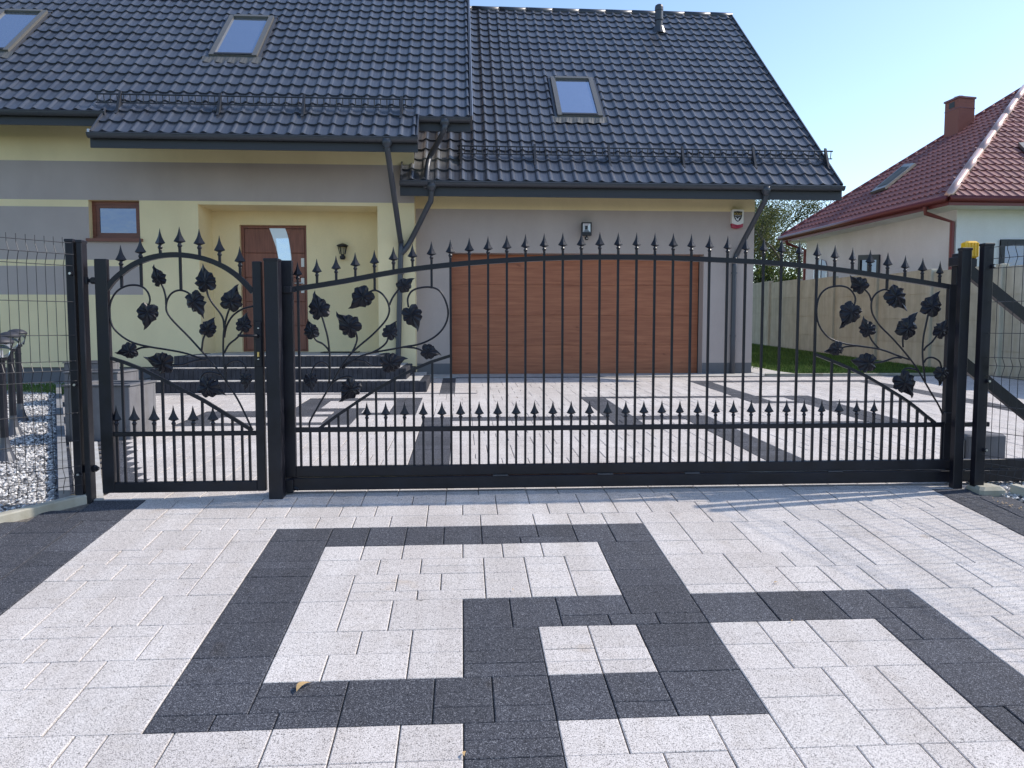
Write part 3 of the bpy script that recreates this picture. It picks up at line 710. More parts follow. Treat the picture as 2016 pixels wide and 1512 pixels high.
b = MB(); b.T = lambda p: Vector((p.x, p.y, p.z+zin(p.y))); b.box(-5.2, .2, 10.66, 10.74, -.02, .004)
obj('drain_channel', b, PLANT, court)
tag(boxo('doormat', (-2.35, -1.75, 13.2, 13.6, .646, .66), INK, None), 'dark doormat lying right of the front door on the top step', 'doormat')

# ------------------------------------------------------------------ lights and box on the house
q = at(676, 497, YB); lt = thing('wall_lantern', (q.x, YB, q.z), 'black lantern on the yellow porch wall beside the front door', 'lantern')
b = MB(); b.lathe([(.035, -.13), (.05, -.11), (.05, -.07), (.03, -.06), (.03, -.04)], 14, (q.x, YB-.09, q.z)); obj('base', b, BLACK, lt)
b = MB(); b.tube([(q.x, YB, q.z-.09), (q.x, YB-.09, q.z-.09)], .015); obj('arm', b, BLACK, lt)
b = MB(); b.lathe([(.045, -.04), (.075, .10)], 14, (q.x, YB-.09, q.z)); obj('glass_cup', b, CLEAR, lt)
for k in range(6):
    t = k*math.pi/3; b = MB(); b.tube([(q.x+.047*math.cos(t), YB-.09+.047*math.sin(t), q.z-.04), (q.x+.08*math.cos(t), YB-.09+.08*math.sin(t), q.z+.105)], .005, 5); obj('rib', b, BLACK, lt)
b = MB(); b.lathe([(.10, .10), (.10, .112), (.06, .135), (.01, .15)], 16, (q.x, YB-.09, q.z)); obj('cap', b, BLACK, lt)
q0 = at(1145, 438, YG-.1); q1 = at(1164, 464, YG-.1); X0, X1, Z0, Z1 = q0.x, q1.x, q1.z, q0.z; yf = YG-.12
fl = thing('floodlight', ((X0+X1)/2, YG, (Z0+Z1)/2), 'small black floodlight with a sensor on the grey garage wall', 'floodlight')
b = MB(); b.box(X0, X1, yf+.02, yf+.07, Z0, Z1); b.box(X0+.05, X1-.05, yf+.07, YG, Z0+.06, Z0+.1); obj('housing', b, INK, fl)
t = .02; zc = Z0+.055; b = MB(); b.add([(X0+t, yf+.018, zc), (X1-t, yf+.018, zc), (X1-t, yf+.018, Z1-t), (X0+t, yf+.018, Z1-t), (X0+.06, yf+.05, zc+.05), (X1-.06, yf+.05, zc+.05), (X1-.06, yf+.05, Z1-.055), (X0+.06, yf+.05, Z1-.055)], [(4, 5, 6, 7), (0, 1, 5, 4), (1, 2, 6, 5), (2, 3, 7, 6), (3, 0, 4, 7)])
b.v = [Vector((v.x, v.y-.03, v.z)) for v in b.v]; obj('reflector', b, STEELP, fl)
b = MB(); b.box(X0, X0+.018, yf-.02, yf+.02, Z0, Z1); b.box(X1-.018, X1, yf-.02, yf+.02, Z0, Z1); b.box(X0+.018, X1-.018, yf-.02, yf+.02, Z1-.018, Z1); b.box(X0+.018, X1-.018, yf-.02, yf+.02, Z0, Z0+.05); obj('bezel', b, INK, fl)
b = MB(); b.tube([((X0+X1)/2, yf, Z0), ((X0+X1)/2, yf, Z0-.03)], .012); b.lathe([(.02, -.075), (.033, -.06), (.033, -.03), (.02, -.02)], 12, ((X0+X1)/2, yf, Z0)); obj('sensor', b, INK, fl)
b = MB(); b.lathe([(.002, -.012), (.012, -.008), (.016, .0)], 10, ((X0+X1)/2, yf-.03, Z0-.045)); obj('lens', b, WPLAS, fl)
q0 = at(1440, 413, YG-.05); q1 = at(1462, 450, YG-.05); X0, X1, Z0, Z1 = q0.x, q1.x, q1.z, q0.z; xm = (X0+X1)/2; W = X1-X0; H = Z1-Z0; zr = Z0+.27*H
sr = thing('alarm_siren', (xm, YG, (Z0+Z1)/2), 'white alarm box with a black shield and red base on the garage wall corner', 'alarm box')
b = MB(); b.prismY([(X0, zr), (xm-.25*W, zr-.02), (xm, zr-.028), (xm+.25*W, zr-.02), (X1, zr), (X1, Z1-.01), (X1-.015, Z1), (X0+.015, Z1), (X0, Z1-.01)], YG-.09, YG); obj('cover', b, WPLAS, sr)
b = MB(); b.prismY([(X0+.01, Z0+.02), (xm-.03, Z0), (xm+.03, Z0), (X1-.01, Z0+.02), (X1-.004, zr+.01), (X0+.004, zr+.01)], YG-.084, YG-.002); obj('strobe', b, REDP, sr)
sh = [(-.37, .42), (0, .46), (.37, .42), (.36, .05), (.30, -.15), (.18, -.32), (0, -.44), (-.18, -.32), (-.30, -.15), (-.36, .05)]; zc = zr+(Z1-zr)*.48; hs = (Z1-zr)*.92
b = MB(); b.prismY([(xm+x*W, zc+z*hs*.95) for x, z in reversed(sh)], YG-.0935, YG-.09); shd = obj('shield_badge', b, INK, sr)
def text(body, size, x, y, z, m, parent, name='lettering'):
    cu = bpy.data.curves.new(name, 'FONT'); cu.body = body; cu.size = size; cu.align_x = 'CENTER'; cu.extrude = .0006
    t_ = bpy.data.objects.new(name, cu); C.objects.link(t_); bpy.context.view_layer.update()
    me = bpy.data.meshes.new_from_object(t_.evaluated_get(bpy.context.evaluated_depsgraph_get())); C.objects.unlink(t_); bpy.data.objects.remove(t_)
    me.materials.clear(); me.materials.append(m); inst(name, me, parent, (x, y, z), (math.pi/2, 0, 0))
OFF[shd.name] = OFF[sr.name]
text('SOLID', .052, xm, YG-.0945, zc+.14*hs, GOLD, shd); text('SECURITY', .026, xm, YG-.0945, zc+.03*hs, SILV, shd)
b = MB(); b.prismY([(xm-.3*W, zc-.02*hs), (xm-.12*W, zc-.08*hs), (xm-.02*W, zc-.2*hs), (xm+.08*W, zc-.06*hs), (xm+.26*W, zc-.02*hs), (xm+.12*W, zc-.1*hs), (xm+.04*W, zc-.34*hs), (xm-.06*W, zc-.3*hs), (xm-.2*W, zc-.2*hs), (xm-.12*W, zc-.18*hs)][::-1], YG-.0947, YG-.0936); obj('bird_emblem', b, SILV, shd)

# ------------------------------------------------------------------ gate hardware pieces
def spear_mesh():
    b = MB(); b.lathe([(.0005, 0), (.003, -.012), (.0065, -.028), (.012, -.046), (.020, -.062), (.030, -.078), (.031, -.081), (.008, -.090)][::-1], 4, sy=.45)
    b.lathe([(.0075, -.088), (.009, -.094), (.013, -.101), (.013, -.106), (.008, -.114), (.0095, -.118)][::-1], 8)
    b.v = [Vector((v.x, v.y, v.z)) for v in b.v]; return b.mesh('spearhead', BLACK)
SPM = spear_mesh()
def leaf_mesh(seed):
    rr2 = random.Random(seed)
    half = [(.08, -.05), (.19, -.07), (.30, -.01), (.36, .10), (.34, .19), (.40, .25), (.43, .35), (.38, .43), (.35, .47), (.36, .57), (.28, .66), (.20, .71), (.12, .83), (.05, .96)]
    out = [(0, .03)]+[(x*rr2.uniform(.9, 1.08), y) for x, y in half]+[(.06, 1.10)]+[(-x*rr2.uniform(.9, 1.08), y+rr2.uniform(-.02, .02)) for x, y in reversed(half)]
    n = len(out); cx_, cy_ = 0, .32; vs = []; 
    for lvl, s in ((0, 1.0), (1, .66), (2, .33)):
        for i, (x, y) in enumerate(out):
            rad = math.hypot(x, y-cy_); z = {0: -.02+.05*math.sin(i*2.4+seed), 1: .045+.03*math.cos(i*math.pi*.62+seed), 2: .075+.022*math.cos(i*math.pi*.62+seed)}[lvl]
            vs.append((cx_+(x-cx_)*s, cy_+(y-cy_)*s, z))
    vs.append((cx_, cy_, .07)); fs = []
    for l_ in range(2):
        for i in range(n):
            j = (i+1) % n; fs += [(l_*n+i, l_*n+j, (l_+1)*n+j), (l_*n+i, (l_+1)*n+j, (l_+1)*n+i)]
    for i in range(n): fs.append((2*n+i, 2*n+(i+1) % n, 3*n))
    m = len(vs); vs2 = [(x, y, z-.035) for x, y, z in vs]; fs2 = [tuple(reversed([m+k for k in f])) for f in fs]
    rim = [(i, m+i, m+(i+1) % n, (i+1) % n) for i in range(n)]
    b = MB(); b.add(vs+vs2, fs+fs2+rim); return b.mesh('leaf', BLACK)
LMS = [leaf_mesh(s) for s in (1, 2, 3)]
barcache = {}
def bar(parent, x, y, za, zb, wdt=.0145):
    L_ = round(zb-za, 3)
    if L_ not in barcache:
        b = MB(); h = wdt/2; b.box(-h, h, -h, h, 0, L_); barcache[L_] = b.mesh('bar', BLACK)
    inst('bar', barcache[L_], parent, (x, y, za))
def spear(parent, x, y, ztip, sc=1): inst('spearhead', SPM, parent, (x, y, ztip), (0, 0, R.uniform(-.25, .25)), (sc, sc, sc))
def scrolls(parent, Y, conv, curves, r=.0062):
    for i, pts in enumerate(curves):
        P = [at(*conv(x, y), Y+((i % 3)-1)*.006) for x, y in pts]; b = MB(); b.tube(smoothpts(P, 4), r, 8); obj('scroll', b, BLACK, parent, smooth=True)
def leaves(parent, Y, conv, L):
    for n_, (tx, ty, bx, by) in enumerate(L):
        a = at(*conv(tx, ty), Y-.02); c = at(*conv(bx, by), Y-.02); d = a-c; ln = d.length; d.normalize()
        nn = Vector((R.uniform(-.25, .25), -1, R.uniform(-.3, .1))); nn = (nn-d*nn.dot(d)).normalized(); ex = d.cross(nn)
        M = Matrix(((ex.x, d.x, nn.x), (ex.y, d.y, nn.y), (ex.z, d.z, nn.z)))
        inst('leaf', LMS[n_ % 3], parent, c, M, (ln*.98, ln*.93, ln*.95))
def zat(tab, x):
    for (a, b_), (c, d) in zip(tab[:-1], tab[1:]):
        if x <= c: return b_+(d-b_)*(x-a)/(c-a)
    return tab[-1][1]

# ------------------------------------------------------------------ pedestrian gate
PY = 4.95
c4 = lambda x, y: (x*.4101, 400+y*.4101)
def w4(x, y): p = at(*c4(x, y), PY); return (p.x, p.z)
x0 = at(196, 740, PY).x-.018; pg = thing('pedestrian_gate', (-1.72, PY, 0), 'narrow black wrought iron pedestrian gate with arched top and heart scroll of leaves', 'gate')
XA, XB = -2.222, -1.228; TW = .074
zt_l = w4(490, 268)[1]; zt_r = w4(1235, 280)[1]; zb = w4(880, 1384)[1]; zbt = w4(880, 1336)[1]; zmr = w4(880, 1106)[1]
b = MB(); b.cbox(XA, XA+TW, PY-.02, PY+.02, zb, zt_l, .003); obj('stile', b, BLACK, pg)
b = MB(); b.cbox(XB-.055, XB, PY-.02, PY+.02, zb, zt_r, .003); obj('stile', b, BLACK, pg)
b = MB(); b.cbox(XA+TW, XB-.055, PY-.02, PY+.02, zb, zbt, .003); obj('bottom_rail', b, BLACK, pg)
b = MB(); b.cbox(XA+TW, XB-.055, PY-.013, PY+.013, zmr-.014, zmr+.014, .003); obj('middle_rail', b, BLACK, pg)
arch = [w4(*p) for p in ((515, 412), (545, 372), (590, 332), (640, 297), (700, 270), (770, 253), (850, 248), (930, 256), (1000, 273), (1070, 303), (1130, 342), (1180, 388), (1215, 428))]
ap = [(p.x, p.z) for p in smoothpts([Vector((x, 0, z)) for x, z in arch], 3)]
b = MB(); b.strip(ap, .031, PY-.015, PY+.015); obj('arch', b, BLACK, pg)
dg = [w4(*p) for p in ((528, 742), (600, 765), (690, 800), (785, 848), (880, 897), (975, 945), (1070, 1003), (1140, 1046), (1212, 1092))]
b = MB(); b.strip(dg, .020, PY-.012, PY+.012); obj('curved_rail', b, BLACK, pg)
for x, tip, low in ((578, 200, 405), (672, 163, 402), (766, 120, 0), (860, 112, 415), (955, 122, 0), (1052, 155, 0), (1150, 207, 0)):
    q = w4(x, tip); za = zat(ap, q[0]); spear(pg, q[0], PY, q[1], 1.12)
    bar(pg, q[0], PY, w4(x, low)[1] if low else za, q[1]-.118)
for i, x in enumerate((600, 693, 790, 882, 978, 1072, 1120, 1165, 1200)):
    q = w4(x, 1200)[0]; bar(pg, q, PY, zbt, min(zat(dg, q), w4(x, 1092)[1]+9) if True else 0)
for x in (565, 650, 745, 838, 932, 1027):
    q = w4(x, 1200)[0]; z = w4(x, 970)[1]; bar(pg, q, PY, zbt, z-.118); spear(pg, q, PY, z, 1.1)
scrolls(pg, PY, c4, [
    [(712, 495), (720, 462), (708, 425), (680, 400), (640, 393), (600, 400), (560, 425), (533, 470), (526, 530), (540, 590), (580, 635), (640, 670), (720, 690), (800, 703), (880, 718), (950, 740), (988, 753)],
    [(930, 450), (895, 426), (860, 418), (825, 432), (803, 465), (798, 510), (815, 545), (850, 585), (900, 635), (950, 690), (1000, 745), (1050, 805), (1095, 870), (1140, 940), (1180, 1020), (1212, 1090)],
    [(797, 488), (795, 450), (785, 410), (768, 375)], [(1098, 880), (1085, 840), (1078, 790), (1072, 720), (1072, 650), (1078, 590), (1090, 540), (1108, 490)],
    [(1075, 600), (1072, 560), (1055, 525), (1020, 480), (998, 440), (992, 405)], [(1077, 645), (1088, 590), (1118, 540), (1165, 508), (1218, 495)],
    [(1076, 720), (1100, 678), (1140, 645), (1168, 605)], [(968, 710), (970, 690), (976, 650), (992, 620)], [(648, 706), (680, 694), (722, 690)],
    [(812, 775), (870, 775), (930, 757), (985, 748)], [(1082, 810), (1090, 775), (1120, 757), (1150, 757), (1174, 775), (1182, 805)], [(962, 865), (965, 835), (985, 815), (1020, 812), (1062, 825)]])
leaves(pg, PY, c4, [(732, 298, 772, 388), (697, 609, 715, 488), (968, 294, 997, 415), (978, 550, 918, 436), (1137, 388, 1098, 508), (1028, 545, 985, 632), (1184, 523, 1162, 612), (553, 722, 652, 702), (690, 745, 822, 776), (1084, 917, 962, 868), (1178, 898, 1180, 820)])
for y in (372, 1274):
    q = w4(435, y); b = MB(); b.tube([(q[0]-.05, PY, q[1]), (q[0]+.05, PY, q[1])], .012); b.lathe([(.016, -.02), (.026, -.012), (.026, .012), (.016, .02)], 6, (q[0]+.02, PY, q[1])); b.lathe([(.022, -.022), (.022, .022)], 10, (q[0]-.035, PY, q[1])); obj('hinge', b, BLACK, pg)
q = w4(1245, 660); b = MB(); b.cbox(q[0]-.02, q[0]+.02, PY-.03, PY-.02, q[1]-.16, q[1]+.12, .003); lk = obj('lock_plate', b, BLACK, pg)
b = MB(); b.tube([(q[0], PY-.03, q[1]+.03), (q[0], PY-.07, q[1]+.03), (q[0]-.11, PY-.07, q[1]+.032)], .009); obj('lever_handle', b, BLACK, lk, smooth=True)
q2 = w4(1247, 722); b = MB(); b.cbox(q2[0]-.006, q2[0]+.006, PY-.042, PY-.03, q2[1]-.02, q2[1]+.012, .002); obj('cylinder', b, mat('brass', (.7, .5, .2), .3, .9), lk)
for y in (600, 748):
    q2 = w4(1247, y); b = MB(); b.lathe([(.006, -.003), (.006, .003)], 8, (q2[0], PY-.034, q2[1])); obj('screw', b, STEEL, lk)

# ------------------------------------------------------------------ sliding gate
SY = 5.06
c5 = lambda x, y: (500+x*.4101, 400+y*.4101)
c7 = lambda x, y: (1450+x*.4101, 400+y*.4101)
def wp(px, py): p = at(px, py, SY); return (p.x, p.z)
sg = thing('sliding_gate', (1.0, SY, 0), 'wide black wrought iron sliding gate with spearheads and leaf scrolls at both ends', 'gate')
xs0 = wp(557, 700)[0]; xs1 = xs0+.072; ztop = wp(565, 513)[1]; zr0 = wp(1100, 933)[1]; zr1_ = wp(1100, 912.5)[1]; zbm = wp(1100, 957)[1]
xe = 5.75; xend = wp(1866, 700)[0]
b = MB(); b.cbox(xs0, xs1, SY-.02, SY+.02, zr0, ztop, .003); obj('stile', b, BLACK, sg)
b = MB(); b.cbox(wp(1861, 700)[0], wp(1861, 700)[0]+.07, SY-.02, SY+.02, zr1_, wp(1865, 560)[1], .003); obj('stile', b, BLACK, sg)
b = MB(); b.cbox(xs1, xe, SY-.02, SY+.02, zr0+.004, zr1_, .003); obj('bottom_rail', b, BLACK, sg)
b = MB(); b.cbox(xs0+.03, xe, SY-.035, SY+.035, zbm, zr0-.002, .004); obj('cantilever_beam', b, BLACK, sg)
for px in (985, 1190, 1360, 1640, 1880):
    q = wp(px, 934); b = MB(); b.box(q[0]-.05, q[0]+.05, SY-.036, SY-.02, zr0-.003, zr0+.006); obj('weld', b, STEEL if px < 0 else TRIM, sg)
zm_ = wp(1100, 842)[1]; b = MB(); b.cbox(xs1-.04, wp(1946, 836)[0], SY-.015, SY+.015, zm_-.0155, zm_+.0155, .003); obj('middle_rail', b, BLACK, sg)
tb = [wp(*p) for p in ((576, 570), (676, 554), (779, 535), (885.5, 521.5), (992, 513), (1100, 507.8), (1213, 506.5), (1330, 508.5), (1430.6, 512.8), (1530, 518.5), (1642.8, 530.4), (1749, 545.6), (1820, 556.5), (1887, 568))]
tbs = [(p.x, p.z) for p in smoothpts([Vector((x, 0, z)) for x, z in tb], 3)]
b = MB(); b.strip(tbs, .032, SY-.017, SY+.017); obj('arched_rail', b, BLACK, sg)
ld = [wp(*p) for p in ((628, 844), (665, 817), (705, 790), (740, 767), (773, 748.6), (814, 727), (848.5, 712.5), (886, 700.5))]
b = MB(); b.strip(ld, .019, SY-.012, SY+.012); obj('curved_rail', b, BLACK, sg)
rd = [wp(*p) for p in ((1604, 697), (1634.5, 709), (1669, 723.5), (1704, 740), (1737, 759), (1770, 779), (1788, 791), (1805, 804), (1821, 817.5), (1840, 832))]
b = MB(); b.strip(rd, .019, SY-.012, SY+.012); obj('curved_rail', b, BLACK, sg)
X0 = wp(586, 540)[0]; X1 = wp(1851, 520)[0]; DX = (X1-X0)/35
for i in range(36):
    x = X0+i*DX; za = zat(tbs, x); tip = za+.162+(.008 if i < 4 else 0); spear(sg, x, SY, tip)
    low = zr1_ if (i == 0 or 8 <= i <= 28) else za
    if i in (4, 7, 29, 32): low = {4: wp(736, 572)[1], 7: wp(848, 568)[1], 29: wp(1643, 565)[1], 32: wp(1748, 569)[1]}[i]
    bar(sg, x, SY, low, tip-.115)
k = 0
for h in range(1, 72):
    x = X0+h*DX/2; i2 = h % 2
    if i2 == 1 and 7 <= h <= 64:
        tip = zm_+.178; bar(sg, x, SY, zr1_, tip-.115); spear(sg, x, SY, tip)
    elif i2 == 0 and (h < 16 or h > 56):
        top = zat(ld, x) if (h < 16 and x > ld[0][0]) else (zat(rd, x) if (h > 56 and x < rd[-1][0]) else zm_)
        bar(sg, x, SY, zr1_, top)
    elif i2 == 1:
        top = zat(ld, x) if (h < 16 and x > ld[0][0]) else (zat(rd, x) if (h > 56 and x < rd[-1][0]) else zm_)
        bar(sg, x, SY, zr1_, top)
scrolls(sg, SY, c5, [
    [(547, 430), (580, 418), (615, 435), (640, 470), (650, 510), (640, 550), (610, 590), (560, 640), (500, 690), (450, 740), (415, 790), (380, 850), (340, 920), (300, 990), (268, 1050), (268, 1085)],
    [(650, 490), (665, 455), (690, 420), (712, 398)], [(742, 500), (738, 460), (755, 425), (790, 408), (845, 403), (890, 420), (920, 470), (932, 530), (915, 590), (870, 640), (800, 675), (720, 690), (640, 705), (570, 718), (510, 735), (460, 765), (425, 795)],
    [(322, 530), (340, 590), (355, 650), (363, 720), (365, 790), (360, 865)], [(283, 632), (300, 660), (330, 675), (355, 700), (362, 718)], [(483, 600), (495, 645), (488, 680), (472, 715)],
    [(648, 632), (635, 670), (600, 700), (560, 720)], [(815, 712), (780, 697), (740, 692), (715, 691)], [(632, 780), (570, 780), (530, 757), (480, 755), (445, 768), (415, 792)],
    [(484, 862), (472, 836), (440, 832), (402, 845), (376, 862)], [(270, 830), (285, 790), (305, 767), (330, 762), (352, 775), (364, 798)]])
leaves(sg, SY, c5, [(285, 424, 326, 545), (458, 510, 552, 420), (255, 558, 287, 643), (390, 528, 492, 618), (768, 358, 698, 412), (792, 614, 742, 502), (682, 563, 640, 645), (900, 726, 808, 706), (735, 740, 618, 780), (414, 958, 488, 860), (280, 905, 268, 822)])
scrolls(sg, SY, c7, [
    [(562, 500), (571, 460), (555, 425), (525, 402), (480, 398), (430, 412), (397, 450), (385, 510), (390, 565), (410, 610), (450, 650), (510, 672), (580, 685), (690, 702), (770, 730), (832, 752)],
    [(748, 425), (710, 415), (675, 430), (652, 460), (647, 500), (657, 540), (690, 590), (740, 640), (790, 695), (835, 750), (870, 800), (905, 860), (940, 920), (970, 970), (990, 1015)],
    [(647, 470), (635, 435), (605, 405)], [(922, 525), (910, 580), (898, 640), (893, 700), (895, 760), (902, 820), (906, 858)], [(968, 625), (940, 665), (910, 690), (900, 708)],
    [(984, 795), (975, 762), (945, 742), (915, 745), (897, 768)], [(808, 620), (798, 650), (800, 692)], [(632, 620), (650, 660), (688, 702)], [(500, 697), (530, 688), (578, 686)], [(655, 768), (705, 760), (760, 742), (792, 744)], [(790, 835), (800, 802), (830, 792), (868, 802)]])
leaves(sg, SY, c7, [(543, 350, 615, 415), (503, 604, 568, 488), (822, 512, 735, 420), (606, 545, 640, 632), (864, 522, 796, 638), (970, 420, 920, 532), (1012, 556, 965, 638), (423, 716, 508, 690), (548, 758, 662, 768), (850, 933, 785, 826), (978, 877, 986, 790)])
# catch, guide roller and braces of the counterweight end
q = wp(568, 571); b = MB(); b.box(xs0-.05, xs1+.02, SY-.03, SY-.02, q[1]-.014, q[1]+.014); b.cbox(q[0]-.02, q[0]+.025, SY-.04, SY-.02, q[1]-.02, q[1]+.02); obj('catch', b, BLACK, sg)
a, c = wp(556, 941), wp(581, 967); b = MB(); b.cbox(a[0], c[0], SY-.06, SY+.04, c[1], a[1], .004); obj('end_bracket', b, BLACK, sg)
b = MB(); b.tube([(c[0]-.0, SY-.03, c[1]+.03), (c[0]+.03, SY-.03, c[1]+.02)], .014); obj('roller', b, BLACK, sg)
a, c = wp(1855, 811), wp(1869, 833); b = MB(); b.cbox(a[0], c[0], SY-.04, SY+.0, c[1], a[1], .003); obj('stop_block', b, BLACK, sg)
def brace(pa, pb, wdt):
    a, c = wp(*pa), wp(*pb); k = 1.6; e = (a[0]+(c[0]-a[0])*k, a[1]+(c[1]-a[1])*k); b = MB(); b.strip([a, e], wdt, SY-.02, SY+.02); obj('brace', b, BLACK, sg)
brace((1896, 525), (2016, 622), .074); brace((1893, 712), (2016, 812), .074)

# ------------------------------------------------------------------ posts
def post(nm, px0, px1, pyt, Y, depth, zb0, label, cat='gate post', pyr=700, group=None):
    a, c = at(px0, pyr, Y), at(px1, pyr, Y); zt = at(px0, pyt, Y).z
    t = thing(nm, ((a.x+c.x)/2, Y+depth/2, zb0), label, cat, group); b = MB(); b.cbox(a.x, c.x, Y, Y+depth, zb0-.15, zt-.004, .004); obj('shaft', b, BLACK, t)
    b = MB(); b.cbox(a.x-.003, c.x+.003, Y-.003, Y+depth+.003, zt-.012, zt+.006, .003); obj('cap', b, BLACK, t)
    return t, a.x, c.x, zt
post('gate_post', 523, 550.5, 510, 4.90, .095, 0, 'square black post standing between the narrow gate and the sliding gate')
post('gate_post', 157.5, 169, 474, 4.90, .07, 0, 'square black hinge post at the left edge of the narrow gate', pyr=700)
pl, _, xfl, zfl = post('fence_post', 135.5, 152, 472, 4.90, .06, 0, 'square black fence post ending the mesh fence left of the narrow gate', 'fence post')
rp, xra, xrb, zrp = post('gate_post', 1887, 1906, 489, 4.93, .05, 0, 'square black guide post at the right end of the sliding gate')
b = MB(); b.cbox(xrb+.01, xrb+.07, 5.10, 5.16, -.1, zrp-.015); b.cbox(xra+.05, xrb+.03, 5.02, 5.155, zrp-.10, zrp-.04); obj('guide_frame', b, BLACK, rp)
fp, xfa, xfb, zfp = post('fence_post', 1930, 1949, 480, 4.86, .055, 0, 'square black fence post behind the kerb block right of the sliding gate', 'fence post')
# mesh fences
def mesh_fence(Pa, dirv, n, zt, label, side):
    t = thing('mesh_fence', (Pa.x, Pa.y, 0), label, 'wire fence'); d = Vector(dirv).normalized(); nrm = Vector((-d.y, d.x, 0))*side
    prof = [(zt, 0), (zt-.05, 0), (zt-.10, 1), (zt-.16, 0), (zt-.74, 0), (zt-.79, 1), (zt-.85, 0), (zt-1.38, 0), (zt-1.43, 1), (zt-1.49, 0), (zt-1.53, 0)]
    def P(s, z, o): return Vector((Pa.x, Pa.y, 0))+d*s+nrm*(.028*o)+Vector((0, 0, z-SO*0+ (SO*d.y*s if False else 0)))
    for i in range(n):
        s = .02+i*.05; b = MB(); b.tube([P(s, z, o) for z, o in prof], .0020, 5); obj('upright_wire', b, WIRE, t)
    L_ = .02+(n-1)*.05+.01
    for z, o in ((zt-.03, 0), (zt-.10, 1), (zt-.165, 0), (zt-.38, 0), (zt-.58, 0), (zt-.735, 0), (zt-.79, 1), (zt-.855, 0), (zt-1.05, 0), (zt-1.22, 0), (zt-1.375, 0), (zt-1.43, 1), (zt-1.49, 0)):
        b = MB(); b.tube([P(-.03, z, o*1.1), P(L_, z, o*1.1)], .0023, 5); obj('cross_wire', b, WIRE, t)
    return t
lf = mesh_fence(Vector((xfl-.02, 4.86, 0)), (fa.x-fb.x, fa.y-fb.y, 0), 46, 1.60, 'folded grey wire mesh fence panel in front of the gravel at left', 1)
rf_ = mesh_fence(Vector((xfb-.01, 4.83, 0)), (fd.x-fc.x, fd.y-fc.y, 0), 46, 1.61, 'folded grey wire mesh fence panel at right in front of the gate motor', 1)
for t, x, zs_, yy in ((pl, xfl-.015, (1.39, .72, .17), 4.895), (fp, xfb-.01, (1.46, .72, .27), 4.855)):
    for z in zs_:
        b = MB(); b.tube([(x, yy+.01, z), (x, yy-.012, z)], .013, 10); obj('clamp', b, BLACK, t); b = MB(); b.tube([(x, yy-.012, z), (x, yy-.02, z)], .0075, 8); obj('bolt', b, STEEL, t)
# kerbs
def kerb(pts, wdt, h, label, nm='kerb_stone'):
    pts = [Vector(p) for p in pts]
    d = (pts[-1]-pts[0]).normalized(); nrm = Vector((-d.y, d.x, 0))
    if nrm.y < 0: nrm = -nrm
    b = MB(); a, c = pts[0], pts[-1]; c_ = .008
    prof = [(0, -.1), (0, h-c_), (c_, h), (wdt-c_, h), (wdt, h-c_), (wdt, -.1)]; n = len(prof)
    vs = [a+nrm*s+Vector((0, 0, z)) for s, z in prof]+[c+nrm*s+Vector((0, 0, z)) for s, z in prof]
    b.add(vs, [(i, n+i, n+(i+1) % n, (i+1) % n) for i in range(n)]+[tuple(range(n)), tuple(range(2*n-1, n-1, -1))]); bad = obj(nm, b, KERB, None); tag(bad, label, 'kerb')
dl = (fa-fb).normalized(); pa = Vector((fb.x, fb.y, 0)); e1 = pa+dl*.98; e2 = pa+dl*2.0; e0 = gout(208, 978)
kerb([pa+dl*.0, Vector((e1.x, e1.y, zout(e1.y)))], .075, .045, 'pale concrete kerb under the left mesh fence, nearest the hinge post')
kerb([Vector((e1.x, e1.y, zout(e1.y)))+dl*.01, Vector((e2.x, e2.y, zout(e2.y)))], .075, .045, 'pale concrete kerb under the left mesh fence running out of the photo')
g0 = gout(1897, 973); dR = (fd-fc).normalized(); a = Vector((fc.x+.20, 4.80, 0)); g1 = a+dR*1.0; g2 = a+dR*2.2
boxk = MB(); boxk.cbox(fc.x-.01, fc.x+.17, 4.78, 4.95, -.08, .035, .02); tag(obj('kerb_block', boxk, KERB), 'rounded pale concrete block at the foot of the right fence post', 'kerb')
kerb([a, Vector((g1.x, g1.y, zout(g1.y)))], .075, .05, 'pale concrete kerb under the right mesh fence')
kerb([Vector((g1.x, g1.y, zout(g1.y)))+dR*.01, Vector((g2.x, g2.y, zout(g2.y)))], .075, .05, 'pale concrete kerb under the right fence running out of the photo')
# ground light strip left of the narrow gate
b = MB(); b.T = lambda p: Vector((p.x, p.y, p.z+zin(p.y)))
b.prism([(-2.36, 4.93), (-2.215, 4.93), (-3.2, 7.04), (-3.44, 7.04), (-2.42, 5.0)], -.05, .006); obj('edge_slab', b, TREAD, court)

# ------------------------------------------------------------------ gate motor and flasher
a, c = at(1893, 862, 5.45), at(1981, 902, 5.45)
gm = thing('gate_motor', ((a.x+c.x)/2, 5.5, .1), 'dark grey box of the gate motor behind the right mesh fence', 'gate motor')
b = MB(); b.cbox(at(1905, 880, 5.45).x, c.x, 5.45, 5.68, .06, at(1940, 856, 5.45).z, .012); obj('cover', b, PLANT, gm); b = MB(); b.cbox(at(1896, 880, 5.45).x, c.x+.03, 5.40, 5.72, -.05, .06, .01); obj('base', b, KERB, gm)
b = MB(); b.cbox(at(1893, 870, 5.45).x, at(1904, 870, 5.45).x, 5.47, 5.6, .06, at(1900, 866, 5.45).z, .008); obj('gear_housing', b, STEELP, gm)
a, c = at(1903, 474, 5.12), at(1929, 508, 5.12)
fl = thing('warning_lamp', ((a.x+c.x)/2, 5.15, c.z), 'amber flashing lamp on top of the right gate post', 'warning lamp')
b = MB(); b.cbox(a.x, c.x, 5.12, 5.19, c.z, a.z, .012); obj('lens', b, AMBER, fl); b = MB(); b.cbox(a.x+.01, c.x-.01, 5.125, 5.185, c.z-.06, c.z, .006); obj('base', b, BLACK, fl)
